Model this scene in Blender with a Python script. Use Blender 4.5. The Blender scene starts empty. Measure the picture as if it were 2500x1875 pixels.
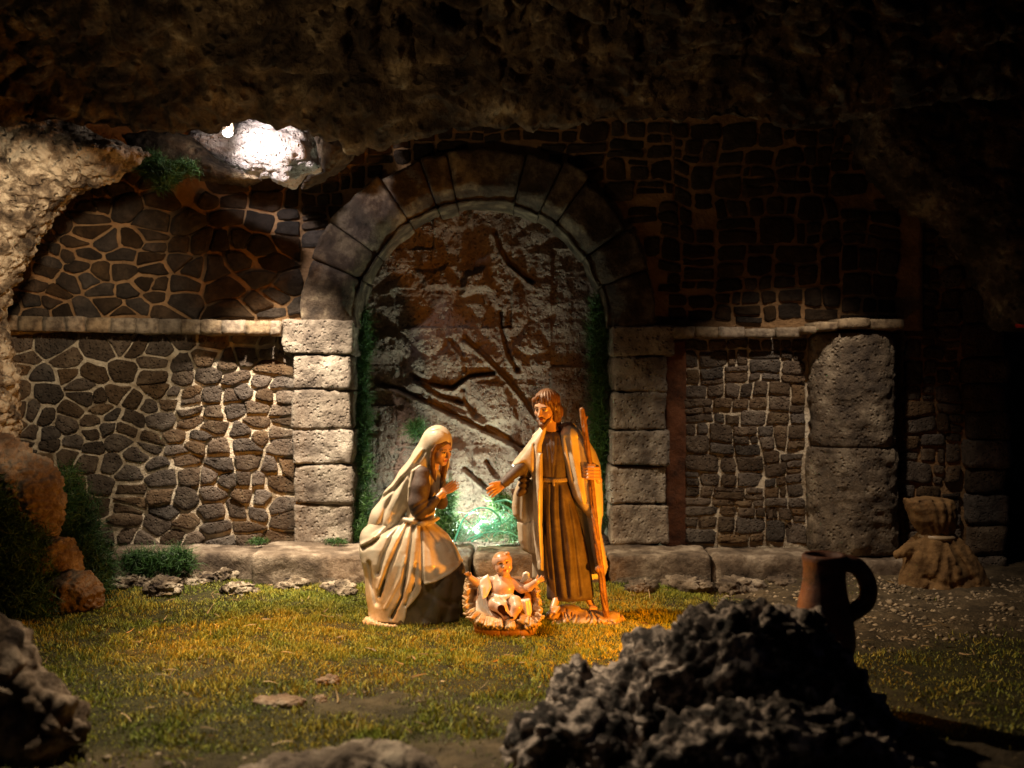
import bpy, math, random
import numpy as np
from mathutils import Vector

random.seed(7)
RNG = np.random.default_rng(7)
SC = bpy.context.scene
COL = SC.collection
R = math.radians

# ------------------------------------------------------------------ camera, world, light
CAMZ, F = 1.755, 2400.0
cam_d = bpy.data.cameras.new('camera'); cam = bpy.data.objects.new('camera', cam_d); COL.objects.link(cam)
cam.location = (0, 0, CAMZ); cam.rotation_euler = (R(90), 0, 0)
cam_d.sensor_width = 36; cam_d.lens = F / 2500 * 36
cam_d.clip_start = 0.05; cam_d.clip_end = 100
cam_d.dof.use_dof = True; cam_d.dof.focus_distance = 7.6; cam_d.dof.aperture_fstop = 0.9
SC.camera = cam
w = bpy.data.worlds.new('World'); SC.world = w; w.use_nodes = True
w.node_tree.nodes['Background'].inputs[0].default_value = (0.30, 0.36, 0.75, 1)
w.node_tree.nodes['Background'].inputs[1].default_value = 0.010
SC.view_settings.view_transform = 'Standard'; SC.view_settings.look = 'None'
SC.view_settings.exposure = 0; SC.view_settings.gamma = 1
SC.cycles.use_denoising = True
SC.cycles.max_bounces = 6
SC.cycles.sample_clamp_indirect = 4


def P(px, py, Y):
    """photo pixel (2500 x 1875) -> world point at distance Y"""
    return Vector(((px - 1250) / F * Y, Y, CAMZ - (py - 937.5) / F * Y))


def lamp(name, kind, loc, power, color, target=None, size=0.03, cone=90, blend=0.5):
    d = bpy.data.lights.new(name, kind); d.energy = power; d.color = color
    d.shadow_soft_size = size
    if kind == 'SPOT':
        d.spot_size = R(cone); d.spot_blend = blend
    o = bpy.data.objects.new(name, d); COL.objects.link(o); o.location = loc
    if target is not None:
        o.rotation_euler = (Vector(target) - Vector(loc)).to_track_quat('-Z', 'Y').to_euler()
    return o


# white lamps behind the lip of the cave roof, and added fills
lamp('key_lamp', 'SPOT', (-2.0, 7.42, 3.93), 1350, (1.0, 0.77, 0.50), (-0.55, 7.2, 0.2), 0.05, 92, 0.8)
lamp('key_lamp', 'SPOT', (-1.7, 5.6, 4.1), 60, (1.0, 0.80, 0.56), (-0.3, 7.3, 0.5), 0.05, 56, 0.9)  # added front fill for the figures, in front of the lip
lamp('lawn_fill', 'SPOT', (-1.7, 5.0, 4.2), 760, (1.0, 0.82, 0.58), (-1.0, 5.3, 0.0), 0.05, 62, 0.9)  # added fill for the lawn and foreground rock, in front of the lip
lamp('wall_lamp', 'SPOT', (-2.15, 7.85, 3.9), 1600, (1.0, 0.82, 0.62), (-2.1, 9.1, 0.6), 0.05, 56, 0.9)
lamp('wall_lamp', 'SPOT', (2.4, 7.6, 3.95), 300, (1.0, 0.80, 0.60), (2.7, 9.1, 0.3), 0.05, 62, 0.9)  # added to bring up the right wall and round pillar
# orange bulbs low behind the foreground rock on the right and behind the rocks on the left
ORANGE = (1.0, 0.33, 0.012)
lamp('orange_lamp', 'SPOT', (1.66, 5.95, 0.36), 310, ORANGE, (-0.7, 7.4, 0.5), 0.045, 100, 0.6)
lamp('orange_lamp', 'POINT', (1.05, 5.7, 0.40), 13, ORANGE, None, 0.05)
lamp('orange_lamp', 'SPOT', (-3.9, 6.9, 1.5), 620, ORANGE, (-1.8, 6.7, 0.0), 0.05, 40, 0.9)
# lamp in the roof hollow on the left, spot aimed at the left rock, green white led behind the manger
lamp('hollow_lamp', 'SPOT', P(560, 312, 8.02), 85, (1.0, 0.88, 0.86), P(650, 350, 8.5), 0.03, 92, 0.4)
lamp('rock_lamp', 'SPOT', (-2.9, 6.3, 3.3), 250, (1.0, 0.78, 0.52), (-4.1, 8.1, 2.5), 0.06, 75, 0.8)
lamp('led_lamp', 'POINT', P(1165, 1272, 9.22), 72, (0.84, 1.0, 0.78), None, 0.03)
lamp('led_lamp', 'SPOT', (-0.29, 9.22, 0.42), 70, (0.90, 1.0, 0.70), (-0.29, 9.29, 3.0), 0.03, 80, 0.6)  # extra upward spot added to brighten the inner rim of the arch
lamp('hollow_lamp', 'POINT', P(548, 318, 7.95), 5, (1.0, 0.85, 0.8), None, 0.03)
# dim warm fill added to brighten the roof from below
lamp('roof_fill', 'SPOT', (-3.2, 3.4, 0.3), 260, (1.0, 0.68, 0.34), (-0.9, 6.3, 4.3), 0.2, 58, 1.0)


# ------------------------------------------------------------------ numpy noise
_T = np.random.default_rng(3).random(8192).astype(np.float32)


def _h(i, j, k):
    return _T[((i * 73856093) ^ (j * 19349663) ^ (k * 83492791)) & 8191]


def vnoise(p):
    """value noise in -1..1, p is (n,3)"""
    i = np.floor(p).astype(np.int64); f = (p - i).astype(np.float32); f = f * f * (3 - 2 * f)
    r = 0
    for a in (0, 1):
        wx = f[:, 0] if a else 1 - f[:, 0]
        for b in (0, 1):
            wy = f[:, 1] if b else 1 - f[:, 1]
            for c in (0, 1):
                wz = f[:, 2] if c else 1 - f[:, 2]
                r = r + wx * wy * wz * _h(i[:, 0] + a, i[:, 1] + b, i[:, 2] + c)
    return r * 2 - 1


def fbm(p, freq=1.0, octs=4, gain=0.5, ridged=False):
    p = np.asarray(p, np.float64) * freq; a = 1.0; s = 0; t = 0
    for o in range(octs):
        n = vnoise(p + 17.3 * o)
        if ridged: n = 1 - 2 * np.abs(n)
        s = s + a * n; t += a; a *= gain; p = p * 2.03
    return s / t


def worley(p, freq=1.0):
    """distance to the nearest and second feature point"""
    p = np.asarray(p, np.float64) * freq
    i = np.floor(p).astype(np.int64); d1 = np.full(len(p), 9.0); d2 = d1.copy()
    for a in (-1, 0, 1):
        for b in (-1, 0, 1):
            for c in (-1, 0, 1):
                q = i + (a, b, c)
                fx = q[:, 0] + _h(q[:, 0], q[:, 1], q[:, 2])
                fy = q[:, 1] + _h(q[:, 0] + 91, q[:, 1], q[:, 2])
                fz = q[:, 2] + _h(q[:, 0], q[:, 1] + 57, q[:, 2])
                d = np.sqrt((fx - p[:, 0]) ** 2 + (fy - p[:, 1]) ** 2 + (fz - p[:, 2]) ** 2)
                d2 = np.minimum(np.maximum(d, d1), d2); d1 = np.minimum(d, d1)
    return d1, d2


# ------------------------------------------------------------------ mesh building
def mesh_np(name, v, faces, smooth=True, colors=None):
    """faces: list of int arrays (n,3) or (n,4)"""
    me = bpy.data.meshes.new(name)
    v = np.asarray(v, np.float32)
    me.vertices.add(len(v)); me.vertices.foreach_set('co', v.ravel())
    faces = [np.asarray(f, np.int32) for f in faces if len(f)]
    nl = sum(f.size for f in faces); npoly = sum(len(f) for f in faces)
    me.loops.add(nl); me.polygons.add(npoly)
    me.loops.foreach_set('vertex_index', np.concatenate([f.ravel() for f in faces]))
    tot = np.concatenate([np.full(len(f), f.shape[1], np.int32) for f in faces])
    me.polygons.foreach_set('loop_start', np.concatenate([[0], np.cumsum(tot)[:-1]]).astype(np.int32))
    me.update(calc_edges=True)
    if smooth:
        me.polygons.foreach_set('use_smooth', np.ones(npoly, bool))
    if colors is not None:
        a = me.color_attributes.new('Col', 'FLOAT_COLOR', 'POINT')
        c = np.ones((len(v), 4), np.float32); c[:, :3] = colors; a.data.foreach_set('color', c.ravel())
    me.validate()
    return me


def obj(name, me, m, parent=None, loc=None):
    me.name = name
    if m is not None: me.materials.append(m)
    o = bpy.data.objects.new(name, me); COL.objects.link(o)
    if parent is not None: o.parent = parent
    if loc is not None: o.location = loc
    return o


def tag(o, label=None, cat=None, group=None, kind=None):
    if label: o['label'] = label
    if cat: o['category'] = cat
    if group: o['group'] = group
    if kind: o['kind'] = kind
    return o


def thing(name, label, cat, loc=(0, 0, 0), group=None):
    o = bpy.data.objects.new(name, None); COL.objects.link(o); o.location = loc; o.empty_display_size = 0.1
    return tag(o, label, cat, group)


def part(name, me, m, parent):
    """mesh given in world space, shifted to its parent's origin"""
    L = np.array(parent.location, np.float32)
    n = len(me.vertices); a = np.empty(n * 3, np.float32); me.vertices.foreach_get('co', a)
    me.vertices.foreach_set('co', (a.reshape(-1, 3) - L).ravel()); me.update()
    return obj(name, me, m, parent)


def sub_part(name, me, m, parent_part):
    L = np.array(parent_part.parent.location, np.float32)
    n = len(me.vertices); a = np.empty(n * 3, np.float32); me.vertices.foreach_get('co', a)
    me.vertices.foreach_set('co', (a.reshape(-1, 3) - L).ravel()); me.update()
    return obj(name, me, m, parent_part)


def normals(v, faces):
    n = np.zeros_like(v)
    for f in faces:
        f = np.asarray(f)
        if not len(f): continue
        a = v[f[:, 1]] - v[f[:, 0]]; b = v[f[:, 2]] - v[f[:, 0]]
        if f.shape[1] == 4: a = v[f[:, 2]] - v[f[:, 0]]; b = v[f[:, 3]] - v[f[:, 1]]
        c = np.cross(a, b)
        for k in range(f.shape[1]): np.add.at(n, f[:, k], c)
    return n / (np.linalg.norm(n, axis=1, keepdims=True) + 1e-12)


# ------------------------------------------------------------------ materials
def mat(name, base=(0.5, 0.5, 0.5), rough=0.8, colors=None, nscale=6, detail=6, bump=0.0, bscale=30, bdist=0.01,
        rand=0.0, attr=False, spots=None, spec=0.3, trans=0.0, emit=None, sss=0.0, voro=0.0, coat=0.0):
    m = bpy.data.materials.new(name); m.use_nodes = True
    nt = m.node_tree; N = nt.nodes; L = nt.links; b = N['Principled BSDF']
    b.inputs['Base Color'].default_value = (*base, 1); b.inputs['Roughness'].default_value = rough
    b.inputs['Specular IOR Level'].default_value = spec
    if coat: b.inputs['Coat Weight'].default_value = coat; b.inputs['Coat Roughness'].default_value = 0.2
    if trans: b.inputs['Transmission Weight'].default_value = trans
    if sss:
        b.inputs['Subsurface Weight'].default_value = sss; b.inputs['Subsurface Radius'].default_value = (0.05, 0.02, 0.01)
        b.inputs['Subsurface Scale'].default_value = 0.3
    if emit:
        b.inputs['Emission Color'].default_value = (*emit[0], 1); b.inputs['Emission Strength'].default_value = emit[1]
    tc = N.new('ShaderNodeTexCoord'); geo = N.new('ShaderNodeNewGeometry')
    pos = geo.outputs['Position']
    col = None
    if attr:
        a = N.new('ShaderNodeVertexColor'); a.layer_name = 'Col'; col = a.outputs['Color']
    if colors:
        n = N.new('ShaderNodeTexNoise'); n.inputs['Scale'].default_value = nscale; n.inputs['Detail'].default_value = detail
        n.inputs['Roughness'].default_value = 0.65; L.new(pos, n.inputs['Vector'])
        cr = N.new('ShaderNodeValToRGB'); L.new(n.outputs['Fac'], cr.inputs[0])
        el = cr.color_ramp.elements
        while len(el) < len(colors): el.new(0.5)
        for i, (p, c) in enumerate(colors):
            el[i].position = p; el[i].color = (*c, 1)
        if col is None: col = cr.outputs[0]
        else:
            mx = N.new('ShaderNodeMix'); mx.data_type = 'RGBA'; mx.blend_type = 'MULTIPLY'; mx.inputs[0].default_value = 1
            L.new(col, mx.inputs[6]); L.new(cr.outputs[0], mx.inputs[7]); col = mx.outputs[2]
    if spots:
        n = N.new('ShaderNodeTexNoise'); n.inputs['Scale'].default_value = spots[0]; n.inputs['Detail'].default_value = 4
        L.new(pos, n.inputs['Vector'])
        rm = N.new('ShaderNodeMapRange'); rm.inputs[1].default_value = spots[1]; rm.inputs[2].default_value = spots[2]
        L.new(n.outputs['Fac'], rm.inputs[0])
        mx = N.new('ShaderNodeMix'); mx.data_type = 'RGBA'; L.new(rm.outputs[0], mx.inputs[0])
        if col is not None: L.new(col, mx.inputs[6])
        else: mx.inputs[6].default_value = (*base, 1)
        mx.inputs[7].default_value = (*spots[3], 1); col = mx.outputs[2]
    if rand:
        oi = N.new('ShaderNodeObjectInfo'); rm = N.new('ShaderNodeMapRange')
        rm.inputs[3].default_value = 1 - rand; rm.inputs[4].default_value = 1 + rand
        L.new(oi.outputs['Random'], rm.inputs[0])
        hs = N.new('ShaderNodeHueSaturation'); L.new(rm.outputs[0], hs.inputs['Value'])
        if col is not None: L.new(col, hs.inputs['Color'])
        else: hs.inputs['Color'].default_value = (*base, 1)
        r2 = N.new('ShaderNodeMath'); r2.operation = 'MULTIPLY'; r2.inputs[1].default_value = 7.31; L.new(oi.outputs['Random'], r2.inputs[0])
        r3 = N.new('ShaderNodeMath'); r3.operation = 'FRACT'; L.new(r2.outputs[0], r3.inputs[0])
        r4 = N.new('ShaderNodeMapRange'); r4.inputs[3].default_value = 1 - 0.9 * rand; r4.inputs[4].default_value = 1 + rand; L.new(r3.outputs[0], r4.inputs[0]); L.new(r4.outputs[0], hs.inputs['Saturation'])
        col = hs.outputs[0]
    if col is not None: L.new(col, b.inputs['Base Color'])
    if bump:
        n = N.new('ShaderNodeTexNoise'); n.inputs['Scale'].default_value = bscale; n.inputs['Detail'].default_value = 8
        n.inputs['Roughness'].default_value = 0.7
        L.new(pos, n.inputs['Vector']); h = n.outputs['Fac']
        if voro:
            vo = N.new('ShaderNodeTexVoronoi'); vo.inputs['Scale'].default_value = voro; L.new(pos, vo.inputs['Vector'])
            rm = N.new('ShaderNodeMapRange'); rm.inputs[1].default_value = 0.05; rm.inputs[2].default_value = 0.35
            L.new(vo.outputs['Distance'], rm.inputs[0])
            ad = N.new('ShaderNodeMath'); ad.operation = 'ADD'; L.new(h, ad.inputs[0])
            ml = N.new('ShaderNodeMath'); ml.operation = 'MULTIPLY'; ml.inputs[1].default_value = 0.8
            L.new(rm.outputs[0], ml.inputs[0]); L.new(ml.outputs[0], ad.inputs[1]); h = ad.outputs[0]
        bp = N.new('ShaderNodeBump'); bp.inputs['Strength'].default_value = bump; bp.inputs['Distance'].default_value = bdist
        L.new(h, bp.inputs['Height']); L.new(bp.outputs[0], b.inputs['Normal'])
    return m


M = {}
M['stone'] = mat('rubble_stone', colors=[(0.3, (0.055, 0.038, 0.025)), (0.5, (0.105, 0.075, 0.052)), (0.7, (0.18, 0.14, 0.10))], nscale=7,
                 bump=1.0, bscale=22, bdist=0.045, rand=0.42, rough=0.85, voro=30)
M['shaded_stone'] = mat('shaded_rubble_stone', colors=[(0.3, (0.022, 0.014, 0.009)), (0.5, (0.042, 0.028, 0.018)), (0.72, (0.085, 0.058, 0.038))], nscale=7,
                      bump=1.0, bscale=22, bdist=0.045, rand=0.42, rough=0.85)  # rubble stone darkened in colour for the shade on the upper walls
M['mortar'] = mat('pale_mortar', colors=[(0.34, (0.30, 0.23, 0.15)), (0.5, (0.62, 0.52, 0.38)), (0.66, (0.82, 0.73, 0.57))], nscale=6,
                  bump=1.0, bscale=30, bdist=0.04, rough=0.9)
M['ochre_lit_mortar'] = mat('ochre_lit_mortar', colors=[(0.3, (0.20, 0.11, 0.05)), (0.65, (0.42, 0.25, 0.12))], nscale=5,
                        bump=1.0, bscale=24, bdist=0.04, rough=0.9)  # mortar colour carries the orange light on the upper walls
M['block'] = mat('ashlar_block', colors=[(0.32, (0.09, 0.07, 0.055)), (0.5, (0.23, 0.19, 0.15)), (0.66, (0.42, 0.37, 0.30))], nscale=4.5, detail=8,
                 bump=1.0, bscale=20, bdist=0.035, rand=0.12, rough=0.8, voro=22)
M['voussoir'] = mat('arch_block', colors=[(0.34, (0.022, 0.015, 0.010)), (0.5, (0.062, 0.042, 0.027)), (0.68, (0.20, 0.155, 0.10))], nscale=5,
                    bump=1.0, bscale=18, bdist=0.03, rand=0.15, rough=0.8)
M['brick'] = mat('ledge_stone', colors=[(0.35, (0.09, 0.065, 0.045)), (0.6, (0.28, 0.22, 0.15))], nscale=14, bump=0.8, bscale=30, bdist=0.02, rand=0.2)
M['panel'] = mat('carved_rock', colors=[(0.33, (0.10, 0.06, 0.046)), (0.47, (0.19, 0.13, 0.105)), (0.62, (0.26, 0.195, 0.16)), (0.82, (0.42, 0.36, 0.28))],
                 nscale=3.2, detail=10, bump=1.0, bscale=24, bdist=0.05, rough=0.6, voro=26, spec=0.5)
M['roof'] = mat('cave_rock', colors=[(0.34, (0.018, 0.012, 0.008)), (0.48, (0.07, 0.047, 0.028)), (0.58, (0.17, 0.12, 0.07)), (0.68, (0.42, 0.33, 0.20))],
                nscale=3.6, detail=9, bump=1.0, bscale=12, bdist=0.14, rough=0.9, voro=9)
M['pale_rock'] = mat('pale_rock', colors=[(0.36, (0.03, 0.02, 0.014)), (0.48, (0.18, 0.135, 0.09)), (0.58, (0.50, 0.42, 0.31))],
                     nscale=6, detail=9, bump=1.0, bscale=16, bdist=0.06, rough=0.85, voro=16)
M['warm_rock'] = mat('warm_rock', colors=[(0.32, (0.10, 0.055, 0.03)), (0.5, (0.24, 0.16, 0.10)), (0.66, (0.46, 0.36, 0.26))],
                     nscale=4, detail=9, bump=1.0, bscale=14, bdist=0.05, rough=0.8)
M['white_rock'] = mat('white_rock', colors=[(0.35, (0.30, 0.25, 0.22)), (0.55, (0.62, 0.56, 0.52))], nscale=7, detail=9,
                      bump=1.0, bscale=20, bdist=0.06, rough=0.8, voro=28)
M['slab'] = mat('kerb_slab', colors=[(0.34, (0.05, 0.035, 0.025)), (0.5, (0.16, 0.12, 0.085)), (0.66, (0.40, 0.33, 0.25))],
                nscale=4, detail=9, bump=1.0, bscale=18, bdist=0.03, rough=0.85)
M['pumice'] = mat('pumice_rock', colors=[(0.40, (0.014, 0.011, 0.009)), (0.49, (0.08, 0.062, 0.052)), (0.58, (0.46, 0.38, 0.32))],
                  nscale=9, detail=6, bump=1.0, bscale=14, bdist=0.06, rough=0.8)  # noise ramp puts pale highlights and a shaded interior into the colour
M['brown_pumice'] = mat('pumice_brown', colors=[(0.40, (0.03, 0.018, 0.011)), (0.5, (0.14, 0.095, 0.06)), (0.6, (0.36, 0.27, 0.19))], nscale=6, detail=8, bump=1.0, bscale=14, bdist=0.06, rough=0.85)
M['ground'] = mat('earth', attr=True, colors=[(0.3, (0.35, 0.35, 0.35)), (0.6, (1, 1, 1))], nscale=9, bump=1.0, bscale=22, bdist=0.04, rough=0.95)
M['grass'] = mat('turf_blades', attr=True, rough=0.6, spec=0.4)
M['moss'] = mat('green_moss', attr=True, rough=0.55, spec=0.4)


# ------------------------------------------------------------------ implicit surfaces (surface nets)
def surface_nets(Fd, xs, ys, zs):
    nx, ny, nz = Fd.shape
    s = Fd < 0
    c = np.zeros((nx - 1, ny - 1, nz - 1), np.int8)
    offs = [(a, b, d) for a in (0, 1) for b in (0, 1) for d in (0, 1)]
    for a, b, d in offs:
        c += s[a:nx - 1 + a, b:ny - 1 + b, d:nz - 1 + d]
    I, J, K = np.nonzero((c > 0) & (c < 8))
    ids = np.full(c.shape, -1, np.int32); ids[I, J, K] = np.arange(len(I))
    vals = {o: Fd[I + o[0], J + o[1], K + o[2]] for o in offs}
    acc = np.zeros((len(I), 3)); cnt = np.zeros(len(I))
    for o in offs:
        for ax in range(3):
            if o[ax]: continue
            q = list(o); q[ax] = 1; q = tuple(q)
            va, vb = vals[o], vals[q]; m = (va < 0) != (vb < 0)
            t = np.where(m, va / np.where(m, va - vb, 1), 0)
            pa = np.stack([xs[I + o[0]], ys[J + o[1]], zs[K + o[2]]], 1); pb = np.stack([xs[I + q[0]], ys[J + q[1]], zs[K + q[2]]], 1)
            acc += np.where(m[:, None], pa + t[:, None] * (pb - pa), 0); cnt += m
    V = acc / cnt[:, None]
    quads = []
    for ax in range(3):
        b, d = (ax + 1) % 3, (ax + 2) % 3
        sl0 = [slice(None)] * 3; sl1 = [slice(None)] * 3; sl0[ax] = slice(0, -1); sl1[ax] = slice(1, None)
        df = s[tuple(sl0)] != s[tuple(sl1)]
        idx = np.stack(np.nonzero(df), 1)
        ok = (idx[:, b] > 0) & (idx[:, d] > 0) & (idx[:, b] < Fd.shape[b] - 1) & (idx[:, d] < Fd.shape[d] - 1)
        idx = idx[ok]
        inside0 = s[idx[:, 0], idx[:, 1], idx[:, 2]]
        cs = []
        for ob, od in ((1, 1), (0, 1), (0, 0), (1, 0)):
            q = idx.copy(); q[:, b] -= ob; q[:, d] -= od
            cs.append(ids[q[:, 0], q[:, 1], q[:, 2]])
        q = np.stack(cs, 1)
        q[~inside0] = q[~inside0][:, ::-1]
        quads.append(q)
    Q = np.concatenate(quads)
    return V, Q[(Q >= 0).all(1)]


def seg2(U, V, pts, closed=False):
    """2d distance to polyline"""
    d = None; n = len(pts)
    for i in range(n if closed else n - 1):
        ax, ay = pts[i][:2]; bx, by = pts[(i + 1) % n][:2]
        dx, dy = bx - ax, by - ay; L = dx * dx + dy * dy + 1e-9
        t = np.clip(((U - ax) * dx + (V - ay) * dy) / L, 0, 1)
        e = (U - ax - t * dx) ** 2 + (V - ay - t * dy) ** 2
        d = e if d is None else np.minimum(d, e)
    return np.sqrt(d)


def poly2(U, V, pts):
    """signed 2d distance, negative inside"""
    d = seg2(U, V, pts, True); ins = np.zeros(d.shape, bool); n = len(pts)
    for i in range(n):
        ax, ay = pts[i]; bx, by = pts[(i + 1) % n]
        if ay == by: continue
        c = ((ay > V) != (by > V)) & (U < (bx - ax) * (V - ay) / (by - ay) + ax)
        ins ^= c
    return np.where(ins, -d, d)


def spline(pts, n=6, closed=False):
    """catmull-rom through the points"""
    p = [np.array(q, float) for q in pts]; m = len(p); out = []
    for i in range(m if closed else m - 1):
        p0 = p[(i - 1) % m] if closed or i > 0 else p[i]
        p1 = p[i]; p2 = p[(i + 1) % m]
        p3 = p[(i + 2) % m] if closed or i + 2 < m else p2
        for k in range(n):
            t = k / n
            out.append(0.5 * (2 * p1 + (p2 - p0) * t + (2 * p0 - 5 * p1 + 4 * p2 - p3) * t * t + (3 * p1 - p0 - 3 * p2 + p3) * t ** 3))
    if not closed: out.append(p[-1])
    return out


class Fld:
    """scalar field on a box; axes u (right), d (away), v (down)"""
    def __init__(s, u, d, v, step, fine=None):
        def ax(a, b, st, fr):
            out = [a]
            while out[-1] < b:
                x = out[-1]
                out.append(x + (fr[2] if fr and fr[0] <= x <= fr[1] else st))
            return np.array(out)
        fine = fine or {}
        s.u = ax(*u, step, fine.get('u')); s.d = ax(*d, step, fine.get('d')); s.v = ax(*v, step, fine.get('v'))
        s.F = np.full((len(s.u), len(s.d), len(s.v)), 60.0, np.float32)

    def box(s, lo, hi):
        sl = []
        for a, l, h in zip((s.u, s.d, s.v), lo, hi):
            i0 = max(0, np.searchsorted(a, l) - 1); i1 = min(len(a), np.searchsorted(a, h) + 1)
            sl.append(slice(i0, max(i1, i0 + 1)))
        sl = tuple(sl)
        return sl, s.u[sl[0]][:, None, None], s.d[sl[1]][None, :, None], s.v[sl[2]][None, None, :]

    def comb(s, sl, val, k, op):
        a = s.F[sl]
        if op == 'add':
            if k <= 0: s.F[sl] = np.minimum(a, val)
            else:
                h = np.maximum(k - np.abs(a - val), 0) / k; s.F[sl] = np.minimum(a, val) - h * h * k * 0.25
        elif op == 'sub':
            h = np.maximum(k - np.abs(a + val), 0) / max(k, 1e-6); s.F[sl] = np.maximum(a, -val) + h * h * k * 0.25

    def cap(s, a, b, ra, rb=None, k=6, op='add'):
        rb = ra if rb is None else rb
        a = np.array(a, float); b = np.array(b, float); m = max(ra, rb) + k + 12
        sl, U, D, V = s.box(np.minimum(a, b) - m, np.maximum(a, b) + m)
        ab = b - a; L = (ab ** 2).sum() + 1e-9
        t = np.clip(((U - a[0]) * ab[0] + (D - a[1]) * ab[1] + (V - a[2]) * ab[2]) / L, 0, 1)
        val = np.sqrt((U - a[0] - t * ab[0]) ** 2 + (D - a[1] - t * ab[1]) ** 2 + (V - a[2] - t * ab[2]) ** 2) - (ra + (rb - ra) * t)
        s.comb(sl, val, k, op)

    def chain(s, pts, k=6, op='add'):
        for p, q in zip(pts[:-1], pts[1:]): s.cap(p[:3], q[:3], p[3], q[3], k, op)

    def ell(s, c, r, k=6, op='add', B=None):
        c = np.array(c, float); m = max(r) + k + 12
        sl, U, D, V = s.box(c - m, c + m)
        if B is None: x, y, z = U - c[0], D - c[1], V - c[2]
        else:
            x, y, z = [(U - c[0]) * B[i][0] + (D - c[1]) * B[i][1] + (V - c[2]) * B[i][2] for i in range(3)]
        q = np.sqrt((x / r[0]) ** 2 + (y / r[1]) ** 2 + (z / r[2]) ** 2)
        s.comb(sl, (q - 1) * min(r), k, op)

    def loft(s, tab, k=6, op='add', fold=None, pw=2.0):
        """tab rows: v, uc, dc, half width, half depth; fold(theta, V) adds to the radius"""
        t = np.array(tab, float); m = 14
        sl, U, D, V = s.box((t[:, 1].min() - t[:, 3].max() - m, t[:, 2].min() - t[:, 4].max() - m, t[0, 0] - m),
                            (t[:, 1].max() + t[:, 3].max() + m, t[:, 2].max() + t[:, 4].max() + m, t[-1, 0] + m))
        g = [np.interp(V, t[:, 0], t[:, i]) for i in range(1, 5)]
        x = (U - g[0]); y = (D - g[1])
        q = ((np.abs(x) / g[2]) ** pw + (np.abs(y) / g[3]) ** pw) ** (1 / pw)
        val = (q - 1) * np.minimum(g[2], g[3])
        if fold is not None: val = val - fold(np.arctan2(x / g[2], -y / g[3]), V)
        val = np.maximum(val, np.maximum(t[0, 0] - V, V - t[-1, 0]))
        s.comb(sl, val, k, op)

    def puff(s, poly, dc, T, Rr, k=4, op='add', ridges=()):
        """pillow over a 2d outline: half thickness T, rounding radius Rr; dc = number or f(U,V)"""
        p = np.array(poly, float); m = 12
        T2 = T * 1.6 + m
        U0 = s.u[:, None]; V0 = s.v[None, :]
        dd = np.broadcast_to(dc(U0, V0) if callable(dc) else float(dc), (len(s.u), len(s.v))) + np.zeros((len(s.u), len(s.v)))
        sl, U, D, V = s.box((p[:, 0].min() - m, dd.min() - T2, p[:, 1].min() - m), (p[:, 0].max() + m, dd.max() + T2, p[:, 1].max() + m))
        U2, V2 = U[:, 0, :], V[:, 0, :]
        ds = poly2(U2, V2, poly); q = np.clip(-ds / Rr, 0, 1)
        h = T * np.sqrt(np.maximum(1 - (1 - q) ** 2, 0))
        for pts, amp, wd in ridges:
            h = h + amp * np.exp(-(seg2(U2, V2, pts) / wd) ** 2) * np.clip(q * 1.5, 0, 1)
        dcc = dd[sl[0], sl[2]]
        y = np.abs(D - dcc[:, None, :])
        val = np.where(ds[:, None, :] < 0, y - h[:, None, :], np.sqrt(np.maximum(ds, 0)[:, None, :] ** 2 + y ** 2))
        s.comb(sl, val, k, op)

    def groove(s, pts, depth, width, dmax=1e9):
        p = np.array([q[:2] for q in pts], float); m = width * 2.5
        sl, U, D, V = s.box((p[:, 0].min() - m, -1e9, p[:, 1].min() - m), (p[:, 0].max() + m, dmax, p[:, 1].max() + m))
        g = depth * np.exp(-(seg2(U[:, 0, :], V[:, 0, :], pts) / width) ** 2)
        s.F[sl] += g[:, None, :]

    def mesh(s, name, place, paint=None, disp=None):
        V, Q = surface_nets(s.F, s.u, s.d, s.v)
        Q = Q[:, ::-1]                       # v points down: mirrored
        if disp is not None: V = disp(V, -normals_uv(V, Q))
        c = paint(V) if paint is not None else None
        return mesh_np(name, place(V), [Q], True, c)


def normals_uv(V, Q):
    return normals(V, [Q])


def zoom_place(Y0, u0=800.0, v0=900.0, sc=800 / 1896.):
    """tracing units (enlarged crop of the photo) -> world metres round distance Y0"""
    k = Y0 / F
    def f(V):
        px = u0 + V[:, 0] * sc; py = v0 + V[:, 2] * sc
        return np.stack([(px - 1250) * k, Y0 + V[:, 1] * sc * k, CAMZ - (py - 937.5) * k], 1)
    return f

# ------------------------------------------------------------------ masonry
YW = 9.2
KW = YW / F
def U(px): return (px - 1250) * KW
def W(py): return CAMZ - (py - 937.5) * KW
AX, AZ, RI, RO = U(1174), W(800), 306 * KW, 436 * KW      # arch centre and radii


def warp(x, z, s=0.0, amp=0.035):
    p = np.array([[x * 2.2 + s, z * 2.2, 0.5], [x * 2.2 + s, z * 2.2, 7.5], [x * 6 + s, z * 6, 3.5], [x * 6 + s, z * 6, 9.5]]); n = vnoise(p)
    return x + amp * n[0] + amp * .35 * n[2], z + amp * n[1] + amp * .35 * n[3]


def split(x0, x1, z0, z1, wmax, hmax, out, rs):
    w_, h_ = x1 - x0, z1 - z0
    if w_ > wmax * rs.uniform(0.62, 1.5) or h_ > hmax * rs.uniform(0.62, 1.5):
        if w_ / wmax > h_ / hmax * rs.uniform(0.55, 1.7):
            c = x0 + w_ * rs.uniform(0.3, 0.7); split(x0, c, z0, z1, wmax, hmax, out, rs); split(c, x1, z0, z1, wmax, hmax, out, rs)
        else:
            c = z0 + h_ * rs.uniform(0.3, 0.7); split(x0, x1, z0, c, wmax, hmax, out, rs); split(x0, x1, c, z1, wmax, hmax, out, rs)
    else: out.append((x0, x1, z0, z1))


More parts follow.
